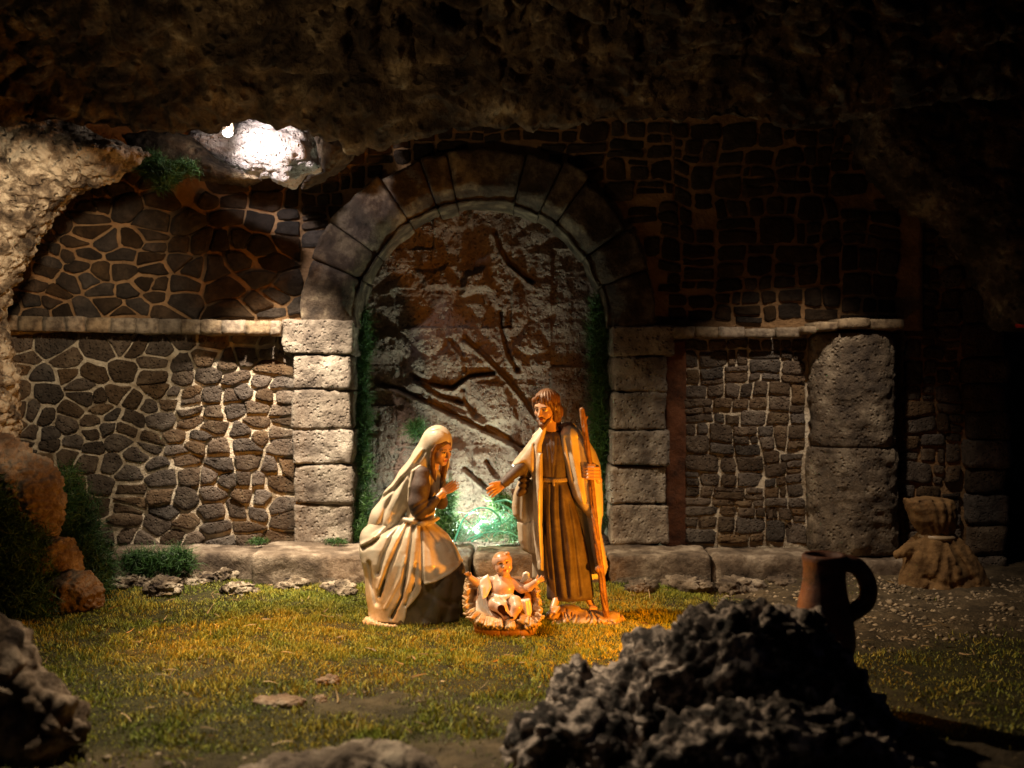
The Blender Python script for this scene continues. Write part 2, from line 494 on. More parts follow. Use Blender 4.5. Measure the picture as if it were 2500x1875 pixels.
def split_old(x0, x1, z0, z1, wmax, hmax, out, rs):
    w_, h_ = x1 - x0, z1 - z0
    if w_ > wmax * rs.uniform(0.75, 1.35) or h_ > hmax * rs.uniform(0.75, 1.35):
        if w_ / wmax > h_ / hmax * rs.uniform(0.7, 1.4):
            c = x0 + w_ * rs.uniform(0.36, 0.64); split(x0, c, z0, z1, wmax, hmax, out, rs); split(c, x1, z0, z1, wmax, hmax, out, rs)
        else:
            c = z0 + h_ * rs.uniform(0.36, 0.64); split(x0, x1, z0, c, wmax, hmax, out, rs); split(x0, x1, c, z1, wmax, hmax, out, rs)
    else: out.append((x0, x1, z0, z1))


def stone_mesh(poly, yface, h, rs, dome=0.35):
    """rounded stone from an outline in x,z standing proud of yface by h; returns verts, faces"""
    p = np.array(poly); c = p.mean(0); n = len(p); V = []; q = []
    tx, tz = rs.uniform(-0.10, 0.10), rs.uniform(-0.10, 0.10)
    for sc, y in ((1.0, 0.03), (0.992, -h * 0.55), (0.945, -h * 0.95), (0.62, -h * (1 + dome * 0.5))):
        for a in p:
            b = c + (a - c) * sc
            j = 0 if y > 0 else 1
            V.append((b[0] + j * rs.uniform(-.004, .004), yface + y + j * (rs.uniform(-.10, .10) * h + (b[0] - c[0]) * tx + (b[1] - c[1]) * tz), b[1] + j * rs.uniform(-.004, .004)))
    V.append((c[0], yface - h * (1 + dome * rs.uniform(0.2, 0.9)), c[1]))
    for r in range(3):
        for i in range(n):
            j = (i + 1) % n; q.append((r * n + i, r * n + j, (r + 1) * n + j, (r + 1) * n + i))
    t = [(3 * n + i, 3 * n + (i + 1) % n, 4 * n) for i in range(n)]
    return V, q, t


def rect_poly(r, gap, rs, seed, amp=0.035, push=None):
    x0, x1, z0, z1 = r
    g = gap * rs.uniform(0.7, 1.5) / 2
    x0 += g; x1 -= g; z0 += g; z1 -= g
    w_, h_ = x1 - x0, z1 - z0
    if w_ < 0.03 or h_ < 0.03: return None
    c = min(w_, h_) * rs.uniform(0.16, 0.36); pts = []
    cc = [c * rs.uniform(0.5, 1.3) for _ in range(8)]
    pts = [(x0 + cc[0], z0), ((x0 + x1) / 2, z0 - 0.05 * c), (x1 - cc[1], z0), (x1, z0 + cc[2]), (x1 + .06 * c, (z0 + z1) / 2), (x1, z1 - cc[3]),
           (x1 - cc[4], z1), ((x0 + x1) / 2, z1 + .06 * c), (x0 + cc[5], z1), (x0, z1 - cc[6]), (x0 - .05 * c, (z0 + z1) / 2), (x0, z0 + cc[7])]
    out = []
    for x, z in pts:
        x, z = warp(x, z, seed, amp)
        if push: x, z = push(x, z)
        out.append((x, z))
    return out


def arch_push(margin):
    def f(x, z):
        if z < AZ: return x, z
        dx, dz = x - AX, z - AZ; r = math.hypot(dx, dz); rr = RO + margin
        if r < rr: x, z = AX + dx / r * rr, AZ + dz / r * rr
        return x, z
    return f


def clip_half(poly, nx, nz, c):
    """keep the part where nx*x + nz*z <= c"""
    out = []; n = len(poly)
    for i in range(n):
        p, q = poly[i], poly[(i + 1) % n]; dp = nx * p[0] + nz * p[1] - c; dq = nx * q[0] + nz * q[1] - c
        if dp <= 0: out.append(p)
        if (dp < 0 < dq) or (dq < 0 < dp):
            t = dp / (dp - dq); out.append((p[0] + t * (q[0] - p[0]), p[1] + t * (q[1] - p[1])))
    return out


def rubble(parent, box, yface, m, seed, wmax=0.26, hmax=0.17, gap=0.035, h=0.035, keep=None, push=None, drop=0.012, amp=0.035, jit=0.2, rnd=0.24, col=None):
    """irregular stones: cells round jittered seeds, each cell shrunk by half a joint and rounded"""
    rs = random.Random(seed); out = []
    bx = (box[0], box[1], min(box[2:]), max(box[2:]))
    split(*bx, wmax, hmax, out, rs)
    for r in out:
        cx, cz = (r[0] + r[1]) / 2, (r[2] + r[3]) / 2
        if keep and not keep(cx, cz): continue
        if rs.random() < drop: continue
        g = gap / 2 * rs.uniform(.7, 1.5); x0, x1, z0, z1 = r[0] + g, r[1] - g, r[2] + g, r[3] - g
        w_, h_ = x1 - x0, z1 - z0
        if min(w_, h_) < 0.035: continue
        m_ = min(w_, h_); j = lambda a: rs.uniform(-a, a)
        cor = [(x0 + abs(j(.045)) * m_, z0 + abs(j(.045)) * m_), (x1 - abs(j(.045)) * m_, z0 + abs(j(.045)) * m_), (x1 - abs(j(.045)) * m_, z1 - abs(j(.045)) * m_), (x0 + abs(j(.045)) * m_, z1 - abs(j(.045)) * m_)]
        pts = []
        for k in range(4):
            p, q = np.array(cor[k]), np.array(cor[(k + 1) % 4]); L = np.hypot(*(q - p)); u_ = (q - p) / L; nn = np.array([-u_[1], u_[0]])
            c1 = m_ * rs.choice((.06, .10, .16, .26)); c2 = m_ * rs.choice((.06, .10, .16, .26))
            pts.append(p + u_ * c1)
            for t in ((.5,) if L < .16 else (.33, .66)): pts.append(p + u_ * (c1 + (L - c1 - c2) * t) + nn * rs.uniform(-.006, .007))
            pts.append(q - u_ * c2)
        sk = rs.uniform(-.12, .12); cx0 = np.array([cx, cz])
        pts = [warp(x, z, seed, amp) for x, z in pts]
        if push: pts = [push(x, z) for x, z in pts]
        V, q, t = stone_mesh(pts, yface(cx, cz) if callable(yface) else yface, h * rs.uniform(0.4, 1.6), rs, 0.10)
        part('stone', mesh_np('stone', V, [q, t]), m, parent)


def cells(parent, box, yface, m, seed, wmax=0.26, hmax=0.17, gap=0.012, h=0.02, keep=None, push=None, drop=0.01, amp=0.05, jit=0.28):
    """rubble of irregular polygons: cells round jittered seeds, half a joint taken off, corners knocked off"""
    rs = random.Random(seed); out = []
    bx = (box[0], box[1], min(box[2:]), max(box[2:]))
    split(*bx, wmax, hmax, out, rs)
    S = [((r[0] + r[1]) / 2 + jit * (r[1] - r[0]) * rs.uniform(-1, 1), (r[2] + r[3]) / 2 + jit * (r[3] - r[2]) * rs.uniform(-1, 1)) for r in out]
    A = np.array(S); asp = 1.5
    for i, (cx, cz) in enumerate(S):
        if keep and not keep(cx, cz): continue
        if rs.random() < drop: continue
        poly = [(bx[0], bx[2]), (bx[1], bx[2]), (bx[1], bx[3]), (bx[0], bx[3])]
        dx, dz = A[:, 0] - cx, (A[:, 1] - cz) * asp; d = np.hypot(dx, dz)
        for j in np.argsort(d)[1:24]:
            nx, nz = dx[j], dz[j] * asp; L = math.hypot(nx, nz); nx /= L; nz /= L
            mx, mz = (A[j, 0] + cx) / 2, (A[j, 1] + cz) / 2
            poly = clip_half(poly, nx, nz, nx * mx + nz * mz - gap * rs.uniform(0.1, 1.5))
            if len(poly) < 3: break
        if len(poly) < 3: continue
        P0 = np.array(poly); ext = P0.max(0) - P0.min(0)
        if min(ext) < 0.05: continue
        pts = []; n = len(poly)
        for k in range(n):
            p, q = P0[k], P0[(k + 1) % n]; L = np.hypot(*(q - p))
            if L < 0.018: pts.append((p + q) / 2); continue
            u_ = (q - p) / L; nn = np.array([-u_[1], u_[0]]); c_ = min(.18 * L, 0.016 * rs.uniform(.3, 1.6))
            pts.append(p + u_ * c_)
            if L > .09: pts.append((p + q) / 2 + nn * rs.uniform(-.010, .008))
            pts.append(q - u_ * c_)
        pts = [warp(x, z, seed, amp) for x, z in pts]
        if push: pts = [push(x, z) for x, z in pts]
        V, q, t = stone_mesh(pts, yface, h * rs.uniform(0.4, 1.7), rs, 0.10)
        part('stone', mesh_np('stone', V, [q, t]), m, parent)


def wall_face(name, parent, m, x0, x1, zlow, ztop, Y, thick, step=0.05, rough=0.012, seed=0.0):
    """front skin with uneven relief, sides, top and underside"""
    xs = np.linspace(x0, x1, max(2, int((x1 - x0) / step))); n = len(xs)
    nz = 60; V = []
    for x in xs:
        zl = zlow(x) if callable(zlow) else zlow
        for j in range(nz): V.append((x, Y, zl + (ztop - zl) * j / (nz - 1)))
    V = np.array(V); V[:, 1] += rough * fbm(V + seed, 5, 4) * 1.2 + 0.004
    q = [(i * nz + j, (i + 1) * nz + j, (i + 1) * nz + j + 1, i * nz + j + 1) for i in range(n - 1) for j in range(nz - 1)]
    b0 = len(V); B = []
    ring = [i * nz for i in range(n)] + [(n - 1) * nz + j for j in range(1, nz)] + [i * nz + nz - 1 for i in range(n - 2, -1, -1)] + [j for j in range(nz - 2, 0, -1)]
    for r_ in ring: B.append((V[r_][0], Y + thick, V[r_][2]))
    V = np.concatenate([V, np.array(B)]); k = len(ring)
    q += [(ring[(i + 1) % k], ring[i], b0 + i, b0 + (i + 1) % k) for i in range(k)]
    return part(name, mesh_np(name, V, [q]), m, parent)


def block(name, parent, m, x0, x1, z0, z1, yf, yb, seed, bevel=0.02, nx=8, nz=6, rough=0.014, sub=None):
    """dressed stone block: cushioned, chipped box built as a displaced grid on all sides"""
    rs = np.random.default_rng(seed)
    V, Qs = box_grid(nx, 4, nz)
    hx, hy, hz = (x1 - x0) / 2, (yb - yf) / 2, (z1 - z0) / 2
    c = np.array([(x0 + x1) / 2, (yf + yb) / 2, (z0 + z1) / 2]); H = np.array([hx, hy, hz])
    A = V * H
    inner = np.clip(A, -(H - bevel), H - bevel); d = A - inner; L = np.linalg.norm(d, axis=1, keepdims=True)
    A = np.where(L > 1e-6, inner + d / np.maximum(L, 1e-6) * bevel, A)
    nrm = V / np.abs(V).max(1, keepdims=True); nrm = np.where(np.abs(nrm) > .999, nrm, 0); nrm /= np.linalg.norm(nrm, axis=1, keepdims=True)
    A = A + c
    A += nrm * (rough * (1.8 * fbm(A + seed * 3.1, 4, 5, .6) + .5 * fbm(A + seed, 11, 3, .6, True)))[:, None]
    me = mesh_np(name, A, [Qs])
    return part(name, me, m, parent) if sub is None else sub_part(name, me, m, sub)


def box_grid(nx, ny, nz):
    """closed cube -1..1 with subdivided faces, welded"""
    pts = {}; V = []; Q = []
    def g(i, j, k):
        if (i, j, k) not in pts:
            pts[i, j, k] = len(V); V.append((2 * i / nx - 1, 2 * j / ny - 1, 2 * k / nz - 1))
        return pts[i, j, k]
    for i in range(nx):
        for k in range(nz):
            Q.append((g(i, 0, k), g(i + 1, 0, k), g(i + 1, 0, k + 1), g(i, 0, k + 1)))
            Q.append((g(i, ny, k), g(i, ny, k + 1), g(i + 1, ny, k + 1), g(i + 1, ny, k)))
        for j in range(ny):
            Q.append((g(i, j, 0), g(i, j + 1, 0), g(i + 1, j + 1, 0), g(i + 1, j, 0)))
            Q.append((g(i, j, nz), g(i + 1, j, nz), g(i + 1, j + 1, nz), g(i, j + 1, nz)))
    for j in range(ny):
        for k in range(nz):
            Q.append((g(0, j, k), g(0, j, k + 1), g(0, j + 1, k + 1), g(0, j + 1, k)))
            Q.append((g(nx, j, k), g(nx, j + 1, k), g(nx, j + 1, k + 1), g(nx, j, k + 1)))
    return np.array(V), np.array(Q)


# left wall: lower half, ledge, upper half
ZTOP = 4.75
lw = thing('rubble_wall', 'dark rubble stone wall with pale joints and a brick ledge, left of the arch', 'wall', (U(350), YW, 0))
wall_face('mortar', lw, M['mortar'], U(-180), U(735), -0.05, W(800), YW, 0.5, seed=1)
wall_face('upper_mortar', lw, M['ochre_lit_mortar'], U(-180), U(735), W(800), ZTOP, YW + 0.06, 0.44, seed=2)
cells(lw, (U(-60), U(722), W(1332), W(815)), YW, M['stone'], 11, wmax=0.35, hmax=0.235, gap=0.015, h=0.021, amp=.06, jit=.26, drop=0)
cells(lw, (U(-20), U(735), W(780), W(395)), YW + 0.06, M['shaded_stone'], 12, wmax=0.38, hmax=0.28, gap=0.016, h=0.024, amp=.07, jit=.28, keep=lambda x, z: math.hypot(x - AX, z - AZ) > RO + .04)
x = 10
rs = random.Random(5); k = 0
while x < 690:
    wd = rs.uniform(46, 62)
    z_tilt = -(x - 350) * 0.02 * KW
    block('ledge_brick', lw, M['brick'], U(x), U(min(x + wd, 697)) - 0.006, W(816) + z_tilt, W(780) + z_tilt, YW - 0.19 + rs.uniform(-.012, .012), YW + 0.05, 40 + k, 0.012, 5, 3, 0.010)
    x += wd; k += 1

# spandrels over the arch belong to the right upper wall
rw = thing('upper_wall', 'upper wall above and right of the arch, shade and orange light in its colours', 'wall', (U(1700), YW, 0))
def zlow_arch(x):
    d = abs(x - AX)
    return AZ + math.sqrt(max(RO * 0.93, 0) ** 2 - d * d) if d < RO * 0.93 else AZ
wall_face('mortar', rw, M['ochre_lit_mortar'], U(735), U(1650), zlow_arch, ZTOP, YW + 0.06, 0.44, step=0.03, seed=3)
wall_face('side_mortar', rw, M['ochre_lit_mortar'], U(1650), U(2260), W(806), ZTOP, YW + 0.06, 0.44, seed=4)
rubble(rw, (U(735), U(1180), W(770), W(300)), YW + 0.06, M['shaded_stone'], 13, wmax=0.30, hmax=0.22, gap=0.018, h=0.02, amp=.06,
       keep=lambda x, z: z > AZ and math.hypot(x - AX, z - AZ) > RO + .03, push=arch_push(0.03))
rubble(rw, (U(1180), U(2200), W(790), W(290)), YW + 0.06, M['shaded_stone'], 14, wmax=0.34, hmax=0.23, gap=0.020, h=0.02, amp=.075,
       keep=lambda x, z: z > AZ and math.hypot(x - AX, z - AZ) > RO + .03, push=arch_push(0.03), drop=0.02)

# right lower wall
rl = thing('rubble_wall', 'low panel of small dark stones in thin pale joints, between arch and round pillar', 'wall', (U(1800), YW, 0))
wall_face('mortar', rl, M['mortar'], U(1630), U(2000), -0.05, W(808), YW + 0.04, 0.5, seed=5)
rubble(rl, (U(1672), U(1972), W(1330), W(832)), YW + 0.04, M['stone'], 15, wmax=0.26, hmax=0.17, gap=0.010, h=0.02, amp=.06)
wall_face('recess_strip', rl, mat('red_recess', colors=[(0.35, (0.05, 0.02, 0.01)), (0.6, (0.16, 0.06, 0.025))], nscale=6, bump=0.8, bscale=20, bdist=0.03), U(1628), U(1676), -0.05, W(830), YW + 0.02, 0.05, step=0.02, rough=0.02, seed=6)  # flat dark red strip where the wall has a reddish recess
x = 1640; k = 0
while x < 1960:
    wd = rs.uniform(50, 90)
    block('ledge_brick', rl, M['brick'], U(x), U(min(x + wd, 1962)) - 0.006, W(826), W(802) + rs.uniform(-.01, .01), YW - 0.14 + rs.uniform(-.02, .02), YW + 0.09, 70 + k, 0.012, 5, 3, 0.012)
    x += wd; k += 1

# arch: jambs of squared blocks and a ring of voussoirs
ar = thing('stone_archway', 'round stone archway with squared pale jamb blocks around the carved rock panel', 'archway', (AX, YW, 0))
YB = YW + 0.62
lz = [(782, 866), (869, 950), (953, 1046), (1049, 1131), (1134, 1226), (1229, 1326)]
for i, (a, b) in enumerate(lz):
    x0, x1 = (696, 866) if i == 0 else (723 + rs.uniform(-3, 3), 862 + rs.uniform(-5, 4))
    block('jamb_block', ar, M['block'], U(x0), U(x1), W(b), W(a), YW - (0.12 if i == 0 else 0.10) + rs.uniform(-.012, .012), YB, 100 + i, 0.022, 22, 14, 0.024)
rz = [(797, 869), (873, 956), (959, 1048), (1051, 1135), (1138, 1228), (1231, 1326)]
for i, (a, b) in enumerate(rz):
    x0, x1 = (1491, 1642) if i == 0 else (1492 + rs.uniform(-5, 5), 1628 + rs.uniform(-5, 5))
    block('jamb_block', ar, M['block'], U(x0), U(x1), W(b), W(a), YW - 0.10 + rs.uniform(-.015, .015), YB, 120 + i, 0.022, 22, 14, 0.024)
angs = [0, 19, 34, 54, 63, 75, 101, 110, 124, 145, 158, 180]
for i in range(len(angs) - 1):
    a0, a1 = R(angs[i] + 0.22), R(angs[i + 1] - 0.22)
    na, nr, nd = 16, 14, 8
    V, Qs = box_grid(na, nd, nr)
    rsx = np.random.default_rng(150 + i)
    ro = RO + rsx.uniform(-.05, .03); ri = RI + rsx.uniform(-.012, .02); yf = YW - 0.11 + rsx.uniform(-.02, .02)
    bev = 0.5
    ta = (V[:, 0] + 1) / 2; tr = (V[:, 2] + 1) / 2; td = (V[:, 1] + 1) / 2
    r_ = ri + (ro - ri) * tr; y_ = yf + (YB - yf) * td
    # chamfer of the inner front edge, slight cushion at the joints
    ch = np.clip((0.16 - (r_ - ri)) / 0.16, 0, 1) * np.clip((0.18 - (y_ - yf)) / 0.18, 0, 1); 
    y_ = y_ + 0.13 * np.clip((0.13 - (r_ - ri)) / 0.13, 0, 1) * (td < 0.01)
    r_ = r_ + 0.02 * (td < 0.01) * (tr < 0.01)
    edge = np.minimum(ta, 1 - ta) * (a1 - a0) * r_
    y_ = y_ + np.where(td < 0.01, 0.02 * np.exp(-(edge / 0.014) ** 2), 0)
    a_ = a0 + (a1 - a0) * ta
    A = np.stack([AX + r_ * np.cos(a_), y_, AZ + r_ * np.sin(a_)], 1)
    A[:, 1] += 0.05 * fbm(A + 5 * i, 3.5, 5, .6); rr = 0.045 * fbm(A + 9 + 5 * i, 4, 4); A[:, 0] += rr * np.cos(a_); A[:, 2] += rr * np.sin(a_)
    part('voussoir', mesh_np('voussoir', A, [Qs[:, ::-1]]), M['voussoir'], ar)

# carved rock panel inside the arch
def px_lines(*ls): return [[(U(a) * 1.0, W(b)) for a, b in l] for l in ls]
gx = np.linspace(U(850), U(1500), 320); gz = np.linspace(-0.02, W(470), 400)
GX, GZ = np.meshgrid(gx, gz, indexing='ij')
pp = np.stack([GX.ravel(), np.full(GX.size, 3.0), GZ.ravel()], 1)
hgt = 0.06 * fbm(pp, 1.6, 5) + 0.028 * fbm(pp + 0.1 * fbm(pp, 3, 2)[:, None], 5, 4, 0.6, True) + 0.010 * fbm(pp, 18, 3, 0.6, True)
w1, w2 = worley(pp + 0.12 * fbm(pp, 2, 2)[:, None], 2.6)
hgt += 0.05 * np.clip((w2 - w1) * 3, 0, 1) * (vnoise(np.floor(pp * 2.6)) > -.2)
w1, w2 = worley(pp, 13); hgt += -0.022 * np.clip(0.38 - w1, 0, 1) * 2.5 * (fbm(pp, 2.5, 2) > -0.1)
def lineamp(l, a, wd, off=0.0):
    L = [(U(p), W(q + off)) for p, q in l]
    return a * np.exp(-(seg2(pp[:, 0], pp[:, 2], L) / (wd * KW)) ** 2)
cuts = [[(905, 935), (960, 950), (1043, 987), (1100, 1015), (1152, 1041), (1210, 1070), (1275, 1100)],
        [(1129, 820), (1180, 862), (1242, 928), (1280, 975), (1310, 1020)],
        [(994, 915), (1040, 935), (1098, 946), (1140, 915), (1202, 908)],
        [(1000, 925), (1060, 965), (1120, 985)], [(1206, 544), (1220, 590), (1242, 625), (1301, 675)],
        [(1220, 752), (1224, 800), (1240, 860), (1262, 901)], [(1125, 951), (1130, 985), (1155, 1022)], [(1092, 825), (1122, 860), (1128, 905)],
        [(1129, 1153), (1160, 1180), (1190, 1206)], [(1185, 1135), (1205, 1170)], [(1186, 1045), (1240, 1075), (1280, 1120)]]
for i, l in enumerate(cuts):
    hgt += lineamp(l, -0.13 if i < 6 else -0.09, 5) + lineamp(l, 0.045, 6, 10)
plates = [([(1020, 970), (1100, 1000), (1190, 1040), (1150, 1060), (1060, 1020)], 0.05), ([(1130, 660), (1180, 640), (1190, 690), (1120, 710)], 0.10),
          ([(1010, 650), (1080, 640), (1090, 690), (1030, 690)], 0.06), ([(1150, 930), (1230, 940), (1260, 1030), (1190, 1040)], 0.05),
          ([(1080, 1090), (1130, 1100), (1180, 1220), (1100, 1230)], 0.06)]
for pl, a in plates:
    s_ = poly2(pp[:, 0] + .02 * fbm(pp, 9, 2), pp[:, 2], [(U(p), W(q)) for p, q in pl])
    hgt += a * np.clip(0.5 - s_ / 0.05, 0, 1)
V = np.stack([GX.ravel(), YW + 0.52 - hgt, GZ.ravel()], 1); n0, n1 = GX.shape
ii, jj = np.meshgrid(np.arange(n0 - 1), np.arange(n1 - 1), indexing='ij'); a = (ii * n1 + jj).ravel()
q = np.stack([a, a + n1, a + n1 + 1, a + 1], 1)
Vb = V.copy(); Vb[:, 1] = YW + 0.95
bd = np.concatenate([np.arange(n0) * n1, (n0 - 1) * n1 + np.arange(1, n1), (np.arange(n0 - 2, -1, -1)) * n1 + n1 - 1, np.arange(n1 - 2, 0, -1)])
V = np.concatenate([V, Vb[bd]]); nb = len(bd); base = GX.size; i_ = np.arange(nb); j_ = (i_ + 1) % nb
q2 = np.stack([bd[j_], bd[i_], base + i_, base + j_], 1)
rp = obj('carved_rock_panel', mesh_np('carved_rock_panel', V - np.array([AX, YW, 0]), [q, q2]), M['panel'], None, (AX, YW, 0))
tag(rp, 'rugged mauve brown rock face with long carved cracks, filling the archway', 'rock')

# round pillar of two drums with a cap of small stones
pl_ = thing('round_pillar', 'rounded rough stone pillar of two drums with a thin cap, right side', 'pillar', (U(2080), YW, 0))
def drum(name, px0, px1, py0, py1, Yc, seed, m, parent, rough=0.035, sq=2.4):
    cx = U((px0 + px1) / 2); rx = (px1 - px0) / 2 * KW; na, nz = 90, 50
    th = np.linspace(0, 2 * np.pi, na, endpoint=False); tz = np.linspace(0, 1, nz); T, Z = np.meshgrid(th, tz, indexing='ij')
    pr = 1 - 0.07 * np.exp(-Z / 0.03) - 0.07 * np.exp(-(1 - Z) / 0.03)
    c_, s_ = np.cos(T), np.sin(T); sup = (np.abs(c_) ** sq + np.abs(s_) ** sq) ** (-1 / sq)
    V = np.stack([(cx + rx * pr * sup * c_).ravel(), (Yc + rx * 0.8 * pr * sup * s_).ravel(), (W(py1) + (W(py0) - W(py1)) * Z).ravel()], 1)
    dsp = rough * (fbm(V + seed, 3, 5) + 0.5 * fbm(V + seed, 9, 3, 0.6, True)); nx = np.stack([(c_).ravel(), s_.ravel(), 0 * s_.ravel()], 1)
    V += nx * dsp[:, None] * 1.4
    i_, j_ = np.meshgrid(np.arange(na), np.arange(nz - 1), indexing='ij'); a = (i_ * nz + j_).ravel(); b = (((i_ + 1) % na) * nz + j_).ravel()
    q = np.stack([a, b, b + 1, a + 1], 1)
    c0 = len(V); V = np.concatenate([V, [[cx, Yc, W(py1)], [cx, Yc, W(py0)]]]); ar_ = np.arange(na); an = (ar_ + 1) % na
    t = np.concatenate([np.stack([an * nz, ar_ * nz, np.full(na, c0)], 1), np.stack([ar_ * nz + nz - 1, an * nz + nz - 1, np.full(na, c0 + 1)], 1)])
    return part(name, mesh_np(name, V, [q, t]), m, parent)
M['drum'] = mat('drum_stone', colors=[(0.35, (0.05, 0.037, 0.027)), (0.52, (0.15, 0.115, 0.08)), (0.66, (0.34, 0.28, 0.20))], nscale=4, detail=9, bump=1, bscale=18, bdist=0.04, voro=20)
drum('drum', 1980, 2180, 816, 1088, YW + 0.02, 3, M['drum'], pl_)
drum('drum', 1976, 2184, 1090, 1345, YW + 0.02, 8, M['drum'], pl_)
for k, (a, b, c, d) in enumerate([(1942, 1972, 800, 818), (1970, 2022, 790, 812), (2022, 2094, 782, 806), (2095, 2176, 784, 808)]):
    block('cap_stone', pl_, M['brick'], U(a), U(b) - .006, W(d), W(c), YW - 0.34 + 0.02 * abs(k - 2), YW + 0.2, 90 + k, 0.014, 6, 3, 0.012)

# far right wall with quoins
fr = thing('rubble_wall', 'shadowed olive brown stone wall with squared corner blocks behind the sack, far right', 'wall', (U(2330), YW, 0))
wall_face('mortar', fr, M['ochre_lit_mortar'], U(2215), U(2470), -0.05, ZTOP, YW + 0.15, 0.5, seed=8)
rubble(fr, (U(2225), U(2365), W(1400), W(560)), YW + 0.15, M['stone'], 17, wmax=0.28, hmax=0.21, gap=0.016, h=0.035, amp=.07)
y = 1440; k = 0
while y > 560:
    h_ = rs.uniform(62, 84)
    block('corner_block', fr, M['stone'], U(2368 + rs.uniform(-8, 8)), U(2468 + rs.uniform(-5, 5)), W(y), W(y - h_) - .012, YW + 0.02, YW + 0.5, 200 + k, 0.03, 7, 5, 0.03)
    y -= h_; k += 1
# dark recess behind everything at the right and a back wall that closes the cave
cw = thing('cave_back_wall', 'black rock wall closing the cave beyond the masonry', 'rock', (3.6, 10.6, 0))
V, Qs = box_grid(40, 2, 24); A = V * (3.2, 0.25, 3.0) + (3.6, 10.6, 2.4); A[:, 1] += 0.2 * fbm(A, 1.5, 4)
part('rock_face', mesh_np('rock_face', A, [Qs]), M['roof'], cw)

# kerb slabs along the foot of the wall
def slab(px0, px1, py_t, Yf, seed, label, zt=None, dz=0.0, tilt=0.0, m='slab'):
    x0, x1 = (px0 - 1250) / F * Yf, (px1 - 1250) / F * Yf
    nx = int((x1 - x0) / 0.035) + 4
    V, Qs = box_grid(nx, 14, 7)
    zt = 0.262 if zt is None else zt
    H = np.array([(x1 - x0) / 2, (9.16 - Yf) / 2, (zt + 0.06) / 2]); c = np.array([(x0 + x1) / 2, (9.16 + Yf) / 2, (zt - 0.06) / 2])
    A = V * H; bev = 0.035; inner = np.clip(A, -(H - bev), H - bev); d = A - inner; L = np.linalg.norm(d, axis=1, keepdims=True)
    A = np.where(L > 1e-6, inner + d / np.maximum(L, 1e-6) * bev, A) + c
    n_ = np.where(np.abs(V) > .999, V, 0); n_ = n_ / np.linalg.norm(n_, axis=1, keepdims=True)
    A += n_ * (0.035 * fbm(A + seed, 2.2, 4) + 0.014 * fbm(A + seed, 9, 3, .6, True))[:, None]
    A[:, 2] += tilt * (A[:, 0] - c[0])
    o = obj('kerb_slab', mesh_np('kerb_slab', A - c * (1, 1, 0), [Qs]), M[m], None, (c[0], c[1], 0))
    return tag(o, label, 'stone slab', 'kerb slabs along the foot of the wall')
slab(262, 640, 1350, 8.72, 1, 'long low brown kerb slab under the left wall, moss at its foot', 0.255)
slab(612, 1150, 1350, 8.52, 2, 'thick pale topped kerb slab behind the kneeling woman', 0.27, tilt=-0.01)
slab(1155, 1480, 1350, 8.60, 3, 'kerb slab directly behind the manger, lit green at its back', 0.262)
slab(1484, 1740, 1350, 8.62, 4, 'brown kerb slab just right of the standing man', 0.255)
slab(1745, 2010, 1350, 8.66, 5, 'darker cracked kerb slab in front of the round pillar', 0.235)
slab(2015, 2300, 1350, 8.8, 6, 'shadowed kerb slab between round pillar and sack', 0.16)

# ------------------------------------------------------------------ cave roof
def grid_faces(n0, n1):
    i, j = np.meshgrid(np.arange(n0 - 1), np.arange(n1 - 1), indexing='ij'); a = (i * n1 + j).ravel()
    return np.stack([a, a + n1, a + n1 + 1, a + 1], 1)


def crag(p, seed=0.0, f=1.0):
    """craggy displacement: fractured plates, ridges, knobs and pits"""
    q = p + seed; wq = q + 0.22 / f * np.stack([fbm(q, 1.6 * f, 3), fbm(q + 9, 1.6 * f, 3), fbm(q + 31, 1.6 * f, 3)], 1)
    w1, w2 = worley(wq * (1, 1, 1.6), 1.7 * f); v1, v2 = worley(wq * (1, 1, 1.4), 4.6 * f); x1, x2 = worley(wq, 11 * f)
    plate = np.clip((w2 - w1) * 3.5, 0, 1); plate2 = np.clip((v2 - v1) * 3.0, 0, 1)
    lev = vnoise(np.floor(wq * (1, 1, 1.6) * 1.7 * f) + .5)
    return 0.45 * fbm(q, 0.9 * f, 4) + 0.22 * plate + 0.20 * plate2 + 0.10 * (0.5 - x1) + 0.14 * fbm(q, 7 * f, 4, 0.6, True) - 0.2


# lip line of the roof: photo pixels at distance 6.9
lip_px = [(-700, 330), (-200, 300), (0, 300), (150, 300), (330, 322), (480, 318), (560, 292), (650, 285), (760, 305), (800, 330), (850, 355), (880, 350), (1000, 328), (1150, 308), (1300, 300),
          (1500, 296), (1700, 292), (1950, 302), (2100, 280), (2300, 240), (2500, 230), (3200, 200)]
YL = 6.9
lx = [P(a, 0, YL)[0] for a, b in lip_px]; lz_ = [P(0, b, YL)[2] for a, b in lip_px]
NU, NV = 640, 330
us = np.linspace(-5.6, 5.6, NU)
prof_t = np.linspace(0, 1, NV)
